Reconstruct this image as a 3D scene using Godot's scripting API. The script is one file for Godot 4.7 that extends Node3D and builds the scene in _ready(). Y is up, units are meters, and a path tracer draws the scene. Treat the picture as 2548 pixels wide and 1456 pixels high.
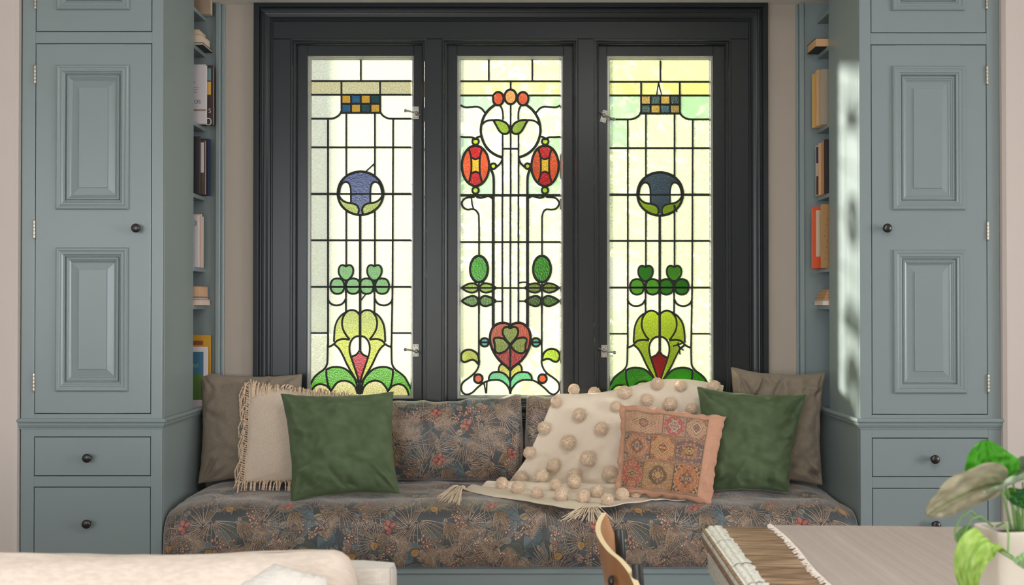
extends Node3D

const F := 2424.0            # focal length in pixels of the 2548 x 1456 frame
const CAM := Vector3(0, 1.35, 4.0)
const PITCH := 0.5           # degrees, looking slightly up
const SHIFT := 19.0          # lens shift in pixels
const WALL_Z := -0.58        # the window wall
const GLASS_Z := -0.635
var cam_basis := Basis.from_euler(Vector3(deg_to_rad(PITCH), 0, 0))
var rng := RandomNumberGenerator.new()
var origins := {}
var M := {}
var used := {}

# ---------------------------------------------------------------- measuring
func ray(px: float, py: float) -> Vector3:
	return cam_basis * Vector3((px - 1274.0) / F, (728.0 - py + SHIFT) / F, -1.0)

func P(px: float, py: float, z: float) -> Vector3:      # the point seen at a pixel on the plane z
	var d := ray(px, py)
	return CAM + d * ((z - CAM.z) / d.z)

func PY(px: float, py: float, y: float) -> Vector3:     # the same on a level plane
	var d := ray(px, py)
	return CAM + d * ((y - CAM.y) / d.y)

func X(px: float, z: float) -> float:
	return P(px, 728.0, z).x

func Y(py: float, z: float) -> float:
	return P(1274.0, py, z).y

func pix(p: Vector3) -> Vector2:
	var q := cam_basis.inverse() * (p - CAM)
	return Vector2(1274.0 + F * q.x / -q.z, 728.0 + SHIFT - F * q.y / -q.z)

# ---------------------------------------------------------------- mesh builder
class MB:
	var v := PackedVector3Array()
	var n := PackedVector3Array()
	var uv := PackedVector2Array()
	var c := PackedColorArray()
	var ix := PackedInt32Array()
	var colored := false
	var col := Color.WHITE

	func vert(p: Vector3, nn: Vector3, t: Vector2) -> int:
		v.append(p)
		n.append(nn)
		uv.append(t)
		c.append(col)
		return v.size() - 1

	func quad(a: Vector3, b: Vector3, cc: Vector3, d: Vector3) -> void:   # counter-clockwise seen from outside
		var nn := (cc - a).cross(d - b).normalized()
		var k := v.size()
		vert(a, nn, Vector2(0, 0))
		vert(b, nn, Vector2(1, 0))
		vert(cc, nn, Vector2(1, 1))
		vert(d, nn, Vector2(0, 1))
		ix.append_array(PackedInt32Array([k, k + 2, k + 1, k, k + 3, k + 2]))

	func tri(a: Vector3, b: Vector3, cc: Vector3) -> void:
		var nn := (b - a).cross(cc - a).normalized()
		var k := v.size()
		vert(a, nn, Vector2(0, 0))
		vert(b, nn, Vector2(1, 0))
		vert(cc, nn, Vector2(1, 1))
		ix.append_array(PackedInt32Array([k, k + 2, k + 1]))

	func box(lo: Vector3, hi: Vector3, bev := 0.0, xf := Transform3D.IDENTITY) -> void:
		var ctr := (lo + hi) / 2.0
		var h := (hi - lo).abs() / 2.0
		var b := minf(bev, minf(h.x, minf(h.y, h.z)) * 0.9)
		var ax := [Vector3.RIGHT, Vector3.UP, Vector3.BACK]
		# point of the corner (sx,sy,sz) that lies on the face across axis k
		var pt := func(sx: float, sy: float, sz: float, k: int) -> Vector3:
			var q := Vector3(sx * (h.x - b), sy * (h.y - b), sz * (h.z - b))
			q[k] = [sx, sy, sz][k] * h[k]
			return xf * (ctr + q)
		for k in 3:
			for s in [-1.0, 1.0]:
				var u := (k + 1) % 3
				var w := (k + 2) % 3
				var sg := [[-1.0, -1.0], [1.0, -1.0], [1.0, 1.0], [-1.0, 1.0]]
				if s < 0:
					sg.reverse()
				var q := []
				for g in sg:
					var t := [0.0, 0.0, 0.0]
					t[k] = s
					t[u] = g[0]
					t[w] = g[1]
					q.append(pt.call(t[0], t[1], t[2], k))
				quad(q[0], q[1], q[2], q[3])
		if b <= 0.0:
			return
		for k in 3:           # edges parallel to axis k
			var u := (k + 1) % 3
			var w := (k + 2) % 3
			for su in [-1.0, 1.0]:
				for sw in [-1.0, 1.0]:
					var e := func(sk: float, face: int) -> Vector3:
						var t := [0.0, 0.0, 0.0]
						t[k] = sk
						t[u] = su
						t[w] = sw
						return pt.call(t[0], t[1], t[2], face)
					var a: Vector3 = e.call(-1.0, u)
					var bb: Vector3 = e.call(1.0, u)
					var cc: Vector3 = e.call(1.0, w)
					var d: Vector3 = e.call(-1.0, w)
					if su * sw < 0:
						quad(a, bb, cc, d)
					else:
						quad(d, cc, bb, a)
		for sx in [-1.0, 1.0]:
			for sy in [-1.0, 1.0]:
				for sz in [-1.0, 1.0]:
					var a: Vector3 = pt.call(sx, sy, sz, 0)
					var bb: Vector3 = pt.call(sx, sy, sz, 1)
					var cc: Vector3 = pt.call(sx, sy, sz, 2)
					if sx * sy * sz > 0:
						tri(a, bb, cc)
					else:
						tri(a, cc, bb)

	# rows of points, smooth; normal = along a row x across rows
	func grid(rows: Array, uvs := [], flip := false, colors := []) -> void:
		var k0 := v.size()
		var nr := rows.size()
		var nc: int = rows[0].size()
		var loop_r: bool = rows[0][0].distance_to(rows[nr - 1][0]) < 1e-6 and rows[0][nc / 2].distance_to(rows[nr - 1][nc / 2]) < 1e-6
		var loop_c: bool = rows[0][0].distance_to(rows[0][nc - 1]) < 1e-6 and rows[nr / 2][0].distance_to(rows[nr / 2][nc - 1]) < 1e-6
		for i in nr:
			for j in nc:
				var jl := j - 1 if j > 0 else (nc - 2 if loop_c else 0)
				var jr := j + 1 if j < nc - 1 else (1 if loop_c else nc - 1)
				var il := i - 1 if i > 0 else (nr - 2 if loop_r else 0)
				var ir := i + 1 if i < nr - 1 else (1 if loop_r else nr - 1)
				var du: Vector3 = rows[i][jr] - rows[i][jl]
				var dv: Vector3 = rows[ir][j] - rows[il][j]
				if du.length_squared() < 1e-14:
					var i2 := clampi(i + (1 if i < nr / 2 else -1), 0, nr - 1)
					du = rows[i2][jr] - rows[i2][jl]
				if dv.length_squared() < 1e-14:
					var j2 := clampi(j + (1 if j < nc / 2 else -1), 0, nc - 1)
					dv = rows[ir][j2] - rows[il][j2]
				var nn := du.cross(dv).normalized()
				if colors:
					col = colors[i][j]
				vert(rows[i][j], -nn if flip else nn, uvs[i][j] if uvs else Vector2(float(j) / (nc - 1), float(i) / (nr - 1)))
		for i in nr - 1:
			for j in nc - 1:
				var a := k0 + i * nc + j
				if flip:
					ix.append_array(PackedInt32Array([a, a + 1, a + nc + 1, a, a + nc + 1, a + nc]))
				else:
					ix.append_array(PackedInt32Array([a, a + nc + 1, a + 1, a, a + nc, a + nc + 1]))

	func tube(path: Array, r0: float, r1 := -1.0, sides := 8, flat := 1.0, caps := true) -> void:
		if r1 < 0:
			r1 = r0
		var rows := []
		var up := Vector3.UP
		var m := path.size()
		var first: Vector3 = path[1] - path[0]
		if absf(first.normalized().y) > 0.9:
			up = Vector3.BACK
		var bn := Vector3.ZERO
		for i in m:
			var t: Vector3 = (path[mini(i + 1, m - 1)] - path[maxi(i - 1, 0)]).normalized()
			if i == 0:
				bn = t.cross(up).normalized()
			else:
				bn = (bn - t * bn.dot(t)).normalized()
			var nn := bn.cross(t).normalized()
			var r := lerpf(r0, r1, float(i) / (m - 1))
			var row := PackedVector3Array()
			for j in sides + 1:
				var a := TAU * (j % sides) / sides
				row.append(path[i] + bn * cos(a) * r + nn * sin(a) * r * flat)
			rows.append(row)
		if caps:
			var lo := PackedVector3Array()
			var hi := PackedVector3Array()
			for j in sides + 1:
				lo.append(path[0])
				hi.append(path[m - 1])
			rows.push_front(lo)
			rows.append(hi)
		grid(rows, [], true)

	# profile of (radius, height) turned round the y axis, then placed by xf
	func lathe(prof: Array, segs: int, xf: Transform3D) -> void:
		var rows := []
		for q in prof:
			var row := PackedVector3Array()
			for j in segs + 1:
				var a := TAU * (j % segs) / segs
				row.append(xf * Vector3(q.x * cos(a), q.y, -q.x * sin(a)))
			rows.append(row)
		grid(rows)

	# a mitred frame: profile of (distance inward from the outer edge, height) round a rectangle, facing +z
	func frame(x0: float, y0: float, x1: float, y1: float, prof: Array, z: float, fill := false) -> void:
		var ring := func(q: Vector2) -> Array:
			return [Vector3(x0 + q.x, y0 + q.x, z + q.y), Vector3(x1 - q.x, y0 + q.x, z + q.y), Vector3(x1 - q.x, y1 - q.x, z + q.y), Vector3(x0 + q.x, y1 - q.x, z + q.y)]
		for k in prof.size() - 1:
			var a: Array = ring.call(prof[k])
			var b: Array = ring.call(prof[k + 1])
			for s in 4:
				var t := (s + 1) % 4
				quad(a[s], a[t], b[t], b[s])
		if fill:
			var e: Array = ring.call(prof[prof.size() - 1])
			quad(e[0], e[1], e[2], e[3])

	func commit(off := Vector3.ZERO) -> ArrayMesh:
		var vv := v
		if off != Vector3.ZERO:
			vv = PackedVector3Array()
			vv.resize(v.size())
			for i in v.size():
				vv[i] = v[i] - off
		var a := []
		a.resize(Mesh.ARRAY_MAX)
		a[Mesh.ARRAY_VERTEX] = vv
		a[Mesh.ARRAY_NORMAL] = n
		a[Mesh.ARRAY_TEX_UV] = uv
		if colored:
			a[Mesh.ARRAY_COLOR] = c
		a[Mesh.ARRAY_INDEX] = ix
		var m := ArrayMesh.new()
		m.add_surface_from_arrays(Mesh.PRIMITIVE_TRIANGLES, a)
		return m

# ---------------------------------------------------------------- objects
func numbered(s: String) -> String:
	if not used.has(s):
		used[s] = 0
		return s
	used[s] += 1
	return "%s_%03d" % [s, used[s]]

func tag(o: Node3D, label: String, category: String, group := "", kind := "") -> void:
	o.set_meta("label", label)
	o.set_meta("category", category)
	if group:
		o.set_meta("group", group)
	if kind:
		o.set_meta("kind", kind)

func thing(called: String, label: String, category: String, at: Vector3, group := "", kind := "") -> Node3D:
	var o := Node3D.new()
	o.name = numbered(called)
	add_child(o, true)
	o.position = at
	origins[o] = at
	tag(o, label, category, group, kind)
	return o

func part(called: String, mb: MB, m: Material, parent: Node3D) -> MeshInstance3D:
	var o := MeshInstance3D.new()
	o.name = called
	o.mesh = mb.commit(origins[parent])
	o.material_override = m
	parent.add_child(o, true)
	origins[o] = origins[parent]
	return o

func placed(called: String, mesh: Mesh, m: Material, parent: Node3D, xf: Transform3D) -> MeshInstance3D:
	var o := MeshInstance3D.new()
	o.name = called
	o.mesh = mesh
	o.material_override = m
	parent.add_child(o, true)
	o.transform = Transform3D(xf.basis, xf.origin - origins[parent])
	origins[o] = xf.origin
	return o

func single(called: String, mb: MB, m: Material, label: String, category: String, at: Vector3, kind := "") -> MeshInstance3D:
	var o := MeshInstance3D.new()
	o.name = numbered(called)
	o.mesh = mb.commit(at)
	o.material_override = m
	add_child(o, true)
	o.position = at
	origins[o] = at
	tag(o, label, category, "", kind)
	return o

# ---------------------------------------------------------------- materials
func noise(freq: float, oct := 4, kind := FastNoiseLite.TYPE_SIMPLEX_SMOOTH, sd := 1) -> FastNoiseLite:
	var f := FastNoiseLite.new()
	f.noise_type = kind
	f.frequency = freq
	f.fractal_octaves = oct
	f.seed = sd
	return f

func noise_tex(f: FastNoiseLite, size := 512, ramp: Gradient = null) -> NoiseTexture2D:
	var t := NoiseTexture2D.new()
	t.width = size
	t.height = size
	t.seamless = true
	t.noise = f
	if ramp:
		t.color_ramp = ramp
	return t

func ramp2(a: Color, b: Color, lo := 0.3, hi := 0.7) -> Gradient:
	var g := Gradient.new()
	g.offsets = PackedFloat32Array([lo, hi])
	g.colors = PackedColorArray([a, b])
	return g

func rgb8(r: int, g: int, b: int) -> Color:
	return Color(r / 255.0, g / 255.0, b / 255.0)

func mat(c: Color, rough: float, spec := 0.5) -> StandardMaterial3D:
	var m := StandardMaterial3D.new()
	m.albedo_color = c
	m.roughness = rough
	m.metallic_specular = spec
	return m

func world_tex(m: StandardMaterial3D, scale: Vector3) -> void:
	m.uv1_triplanar = true
	m.uv1_world_triplanar = true
	m.uv1_scale = scale

func bump(m: StandardMaterial3D, t: Texture2D, depth: float) -> void:
	m.heightmap_enabled = true
	m.heightmap_texture = t
	m.heightmap_scale = depth      # centimetres

func glass(c: Color, rough: float, t: Texture2D, depth: float, scale: float) -> StandardMaterial3D:
	var m := mat(Color(c.r, c.g, c.b, 0.0), rough)
	m.transparency = BaseMaterial3D.TRANSPARENCY_ALPHA
	m.refraction_enabled = true
	m.refraction_scale = 0.05
	world_tex(m, Vector3.ONE * scale)
	bump(m, t, depth)
	return m

func weave_image(n: int, k: int) -> ImageTexture:       # height of a plain weave, k threads across
	var im := Image.create(n, n, false, Image.FORMAT_L8)
	for y in n:
		for x in n:
			var a := float(x) / n * k
			var b := float(y) / n * k
			var over := (int(a) + int(b)) % 2 == 0
			var h := absf(sin(a * PI)) if over else absf(sin(b * PI))
			h = 0.35 + 0.5 * h + 0.15 * sin(b * 0.9 * PI + a * 0.21)
			im.set_pixel(x, y, Color(h, h, h))
	return ImageTexture.create_from_image(im)

func area_lamp(called: String, at: Vector3, look: Vector3, size: Vector2, c: Color, e: float) -> void:
	var l := AreaLight3D.new()
	l.name = called
	add_child(l)
	l.look_at_from_position(at, look)
	l.area_size = size
	l.light_color = c
	l.light_energy = e
	l.area_range = 14.0
	l.shadow_enabled = true

func _ready() -> void:
	# camera
	var cam := Camera3D.new()
	cam.name = "camera"
	add_child(cam)
	cam.position = CAM
	cam.rotation_degrees = Vector3(PITCH, 0, 0)
	var at := CameraAttributesPhysical.new()
	at.frustum_focal_length = 34.5
	at.frustum_focus_distance = 4.3
	at.exposure_aperture = 4.5
	cam.attributes = at
	var near := 0.05
	cam.set_frustum(near * 1456.0 / F, Vector2(0, near * SHIFT / F), near, 60.0)
	cam.current = true
	# sky and exposure
	var we := WorldEnvironment.new()
	we.name = "environment"
	var env := Environment.new()
	env.background_mode = Environment.BG_SKY
	var sky := Sky.new()
	var sm := ProceduralSkyMaterial.new()
	sm.sky_top_color = Color(1.5, 1.56, 1.62)
	sm.sky_curve = 0.6
	sm.sky_horizon_color = Color(1, 1, 1)
	sm.ground_bottom_color = Color(0.5, 0.52, 0.44)
	sm.ground_horizon_color = Color(0.8, 0.82, 0.76)
	sm.sky_energy_multiplier = 0.66
	sm.ground_energy_multiplier = 1.0
	sky.sky_material = sm
	env.sky = sky
	env.tonemap_mode = Environment.TONE_MAPPER_LINEAR
	env.tonemap_exposure = 1.4
	env.sdfgi_enabled = true
	env.ssao_enabled = true
	env.ssil_enabled = true
	we.environment = env
	add_child(we)
	# low sun outside, to one side of the window
	var sun := DirectionalLight3D.new()
	sun.name = "sun"
	add_child(sun)
	sun.look_at_from_position(Vector3(-6.0, 1.5, -4.6), Vector3.ZERO)
	sun.light_color = Color(1.0, 0.97, 0.9)
	sun.light_energy = 9.0
	sun.light_angular_distance = 6.0
	sun.shadow_enabled = true
	sun.sky_mode = DirectionalLight3D.SKY_MODE_LIGHT_ONLY
	# daylight through the openings of the room behind the camera
	area_lamp("daylight_tall_opening", Vector3(8.98, 1.7, 4.6), Vector3(0, 1.5, 3.0), Vector2(2.8, 2.3), Color(0.98, 0.99, 1.0), 23.0)
	area_lamp("daylight_side_window", Vector3(-4.18, 1.9, 4.6), Vector3(0, 1.3, 2.5), Vector2(1.9, 1.8), Color(0.96, 0.98, 1.0), 1.5)
	area_lamp("daylight_garden_door", Vector3(-2.2, 1.7, 7.15), Vector3(0.4, 1.3, 0), Vector2(2.6, 2.2), Color(0.95, 0.98, 1.0), 8.5)
	fold_noise.seed = 4
	fold_noise.frequency = 0.05
	fold_noise.fractal_octaves = 2
	make_materials()
	build_room()
	build_added_fill_panel()
	build_window()
	build_garden()
	build_cupboards()
	build_bench()
	build_cushions()
	build_throw()
	build_books()
	build_sofa()
	build_table()
	build_chair()
	build_plant()

# ---------------------------------------------------------------- picture of the tapestry cloth
func dab(im: Image, x: float, y: float, r: float, c: Color) -> void:
	var n := im.get_width()
	for yy in range(int(floor(y - r)), int(ceil(y + r)) + 1):
		for xx in range(int(floor(x - r)), int(ceil(x + r)) + 1):
			if (xx - x) * (xx - x) + (yy - y) * (yy - y) <= r * r:
				im.set_pixel(posmod(xx, n), posmod(yy, n), c)

func stroke(im: Image, a: Vector2, b: Vector2, cc: Vector2, r0: float, r1: float, c: Color) -> void:
	var steps := int((a.distance_to(b) + b.distance_to(cc)) / 1.6) + 2
	for k in steps:
		var t := float(k) / (steps - 1)
		var p := a.lerp(b, t).lerp(b.lerp(cc, t), t)
		dab(im, p.x, p.y, lerpf(r0, r1, t), c)

func leaf_shape(im: Image, p: Vector2, ang: float, len: float, wid: float, c: Color, edge: Color, vein: Color) -> void:
	var d := Vector2.from_angle(ang)
	var s := d.orthogonal()
	var n := im.get_width()
	for pass_ in 2:
		var w := wid + (2.5 if pass_ == 0 else 0.0)
		var l := len + (3.0 if pass_ == 0 else 0.0)
		for i in int(l * 1.4):
			var t := i / (l * 1.4)
			var hw := w * pow(sin(PI * pow(t, 0.8)), 0.8)
			var q := p + d * (t * l)
			var m := int(hw * 1.4) + 1
			for j in range(-m, m + 1):
				var e := q + s * (float(j) / m * hw)
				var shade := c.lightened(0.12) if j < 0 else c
				im.set_pixel(posmod(int(e.x), n), posmod(int(e.y), n), edge if pass_ == 0 else shade)
	stroke(im, p, p + d * len * 0.5, p + d * len * 0.95, 1.4, 0.8, vein)
	for k in 4:
		var q := p + d * len * (0.2 + 0.17 * k)
		for sg in [-1.0, 1.0]:
			stroke(im, q, q + d * 4.0 + s * sg * wid * 0.3, q + d * 8.0 + s * sg * wid * 0.6, 0.9, 0.7, vein)

func tapestry() -> ImageTexture:
	var n := 1024
	var r := RandomNumberGenerator.new()
	r.seed = 77
	var im := Image.create(n, n, false, Image.FORMAT_RGB8)
	im.fill(rgb8(56, 64, 70))
	var dark := rgb8(42, 45, 48)
	var soft := [rgb8(66, 84, 92), rgb8(74, 94, 104), rgb8(82, 68, 62), rgb8(54, 58, 70), rgb8(94, 78, 66), rgb8(72, 80, 72)]
	for k in 150:      # broad dark leaves behind all the rest
		leaf_shape(im, Vector2(r.randf(), r.randf()) * n, r.randf() * TAU, r.randf_range(60, 150), r.randf_range(18, 46), soft[r.randi() % 6], dark, soft[r.randi() % 6])
	var mid := [rgb8(150, 130, 108), rgb8(136, 128, 114), rgb8(164, 140, 112), rgb8(124, 122, 114), rgb8(116, 98, 82)]
	for k in 210:       # rounded tan and grey leaves with veins
		leaf_shape(im, Vector2(r.randf(), r.randf()) * n, r.randf() * TAU, r.randf_range(30, 66), r.randf_range(9, 19), mid[r.randi() % 5], dark, rgb8(78, 64, 52))
	for k in 20:       # spiky tan bunches
		var p := Vector2(r.randf(), r.randf()) * n
		var a := r.randf() * TAU
		for j in 7:
			leaf_shape(im, p, a + (j - 3) * 0.22, r.randf_range(60, 110), 9, rgb8(140, 112, 80), dark, rgb8(98, 74, 52))
	var pinks := [rgb8(196, 138, 116), rgb8(206, 158, 132), rgb8(180, 118, 98), rgb8(190, 150, 110)]
	for k in 30:       # clusters of small pink blossoms
		var p := Vector2(r.randf(), r.randf()) * n
		var a := r.randf() * TAU
		for j in 48:
			var q := p + Vector2.from_angle(a) * r.randf_range(-70, 70) + Vector2(r.randfn(), r.randfn()) * 17.0
			var rad := r.randf_range(2.2, 5.6)
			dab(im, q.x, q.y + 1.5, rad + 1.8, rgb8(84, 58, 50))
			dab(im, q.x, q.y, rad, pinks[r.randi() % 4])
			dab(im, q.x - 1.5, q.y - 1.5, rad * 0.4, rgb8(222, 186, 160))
	var light := [rgb8(186, 162, 136), rgb8(168, 142, 114), rgb8(196, 172, 150), rgb8(176, 138, 116)]
	for k in 44:       # fans of thin palm fronds
		var p := Vector2(r.randf(), r.randf()) * n
		var a := r.randf() * TAU
		for j in 15:
			var b := a + (j - 7) * 0.2
			var l := r.randf_range(95, 165)
			var e := p + Vector2.from_angle(b) * l
			var bend := p + Vector2.from_angle(b + 0.25 * signf(j - 7)) * l * 0.55
			stroke(im, p, bend, e, 4.2, 2.6, dark)
			stroke(im, p, bend, e, 1.9, 1.1, light[r.randi() % 4])
	for k in 40:       # feather ferns: a stalk with close side strokes
		var p := Vector2(r.randf(), r.randf()) * n
		var a := r.randf() * TAU
		for j in 17:
			var q := p + Vector2.from_angle(a) * j * 8.0
			for s in [-1.0, 1.0]:
				var l := 46.0 * sin(PI * (j + 2) / 20.0)
				var e := q + Vector2.from_angle(a + s * 0.9) * l
				stroke(im, q, q + Vector2.from_angle(a + s * 0.4) * l * 0.6, e, 2.4, 1.4, dark)
				stroke(im, q, q + Vector2.from_angle(a + s * 0.4) * l * 0.6, e, 1.6, 1.0, light[r.randi() % 4])
	var reds := [rgb8(146, 72, 68), rgb8(128, 56, 60), rgb8(160, 92, 78)]
	for k in 7:       # red blossoms of three or four petals
		var p := Vector2(r.randf(), r.randf()) * n
		var a := r.randf() * TAU
		for j in 4:
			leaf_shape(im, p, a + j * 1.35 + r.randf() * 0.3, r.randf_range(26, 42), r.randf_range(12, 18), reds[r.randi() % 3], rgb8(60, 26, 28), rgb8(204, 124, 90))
		dab(im, p.x, p.y, 6, rgb8(66, 40, 30))
	for k in 11:       # gold leaves
		leaf_shape(im, Vector2(r.randf(), r.randf()) * n, r.randf() * TAU, 44, 18, rgb8(168, 126, 66), dark, rgb8(120, 84, 44))
	for y in n:        # the weave breaks every colour into flecks
		for x in n:
			var c := im.get_pixel(x, y)
			var q := r.randf()
			var m := 0.80 + 0.36 * q + (0.07 if (x / 2 + y) % 3 == 0 else -0.03)
			if q > 0.93:
				c = c.lerp(rgb8(172, 150, 128), 0.4)
			elif q < 0.06:
				c = c.lerp(rgb8(40, 42, 46), 0.5)
			im.set_pixel(x, y, Color(c.r * m, c.g * m, c.b * m))
	return ImageTexture.create_from_image(im)

# the patchwork of small carpets on the blush cushion
func patchwork() -> ImageTexture:
	var n := 640
	var im := Image.create(n, n, false, Image.FORMAT_RGB8)
	var f := noise(0.06, 1, FastNoiseLite.TYPE_CELLULAR, 9)
	f.cellular_return_type = FastNoiseLite.RETURN_CELL_VALUE
	var g := noise(0.08, 1, FastNoiseLite.TYPE_CELLULAR, 4)
	g.cellular_return_type = FastNoiseLite.RETURN_DISTANCE2_DIV
	var noise_soft := noise(0.008, 2)
	var sets := [
		[rgb8(198, 156, 130), rgb8(170, 92, 76), rgb8(108, 104, 84), rgb8(208, 178, 146)],
		[rgb8(186, 96, 100), rgb8(206, 160, 146), rgb8(124, 132, 144), rgb8(214, 186, 166)],
		[rgb8(196, 160, 132), rgb8(104, 116, 122), rgb8(196, 116, 80), rgb8(220, 196, 168)],
		[rgb8(178, 120, 96), rgb8(92, 92, 98), rgb8(200, 156, 122), rgb8(132, 80, 64)],
		[rgb8(196, 138, 92), rgb8(198, 108, 70), rgb8(92, 88, 66), rgb8(206, 168, 120)],
		[rgb8(104, 90, 96), rgb8(176, 146, 92), rgb8(76, 74, 84), rgb8(176, 112, 84)],
		[rgb8(172, 86, 72), rgb8(184, 140, 108), rgb8(84, 86, 70), rgb8(196, 100, 70)],
		[rgb8(170, 134, 92), rgb8(120, 86, 58), rgb8(188, 154, 110), rgb8(96, 84, 68)],
		[rgb8(186, 112, 72), rgb8(70, 76, 74), rgb8(190, 146, 100), rgb8(142, 70, 54)]]
	var cols := [[0.0, 0.47, 0.74, 1.0], [0.0, 0.34, 0.64, 1.0], [0.0, 0.27, 0.66, 1.0]]
	var ys := [0.0, 0.31, 0.64, 1.0]
	var line := rgb8(78, 68, 62)
	for y in n:
		for x in n:
			var u := float(x) / n
			var v := float(y) / n + 0.008 * sin(u * 17.0)
			var j := 0 if v < ys[1] else (1 if v < ys[2] else 2)
			var xs: Array = cols[j]
			var i := 0 if u < xs[1] else (1 if u < xs[2] else 2)
			var p: Array = sets[j * 3 + i]
			var w: float = (xs[i + 1] - xs[i]) * n
			var h: float = (ys[j + 1] - ys[j]) * n
			var px: float = x - xs[i] * n
			var py: float = v * n - ys[j] * n
			var mx := absf(px - w / 2)
			var my := absf(py - h / 2)
			var c: Color
			var edge := minf(w / 2 - mx, h / 2 - my)
			var key := (j * 3 + i) * 211.0
			if h / 2 - my < 13.0:        # double lines between the rows
				var e := h / 2 - my
				c = line if e < 2.0 or (e > 9.0 and e < 11.5) else (rgb8(190, 152, 122) if int(x / 5) % 2 == 0 else rgb8(150, 104, 84))
			elif w / 2 - mx < 5.0:
				c = line.lerp(p[1], 0.5)
			else:
				var d := mx / (w * 0.5) + my / (h * 0.5)
				var ring := 0 if d < 0.42 else (1 if d < 0.62 else (2 if d < 1.25 else 3))
				if (i + j) % 3 == 0:
					ring = 0 if sqrt(mx * mx + my * my) < h * 0.2 else (1 if sqrt(mx * mx + my * my) < h * 0.32 else 2)
				var q := f.get_noise_2d(mx * 1.5 + key, my * 1.5)
				var o := g.get_noise_2d(mx * 1.1 + key, my * 1.1)
				c = p[[1, 3, 0, 2][ring]]
				if q > 0.15:
					c = p[(ring + 2) % 4]
				elif q < -0.5:
					c = c.lerp(rgb8(206, 168, 136), 0.7)
				if o > -0.16:
					c = c.lerp(line, 0.75)
				if absf(d - 0.42) < 0.025 or absf(d - 0.62) < 0.02:
					c = c.lerp(line, 0.7)
			var fade := 0.5 + 0.5 * noise_soft.get_noise_2d(x, y)
			c = c.lerp(rgb8(186, 148, 122), 0.12 + 0.3 * fade)
			im.set_pixel(x, y, c)
	return ImageTexture.create_from_image(im)

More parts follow.
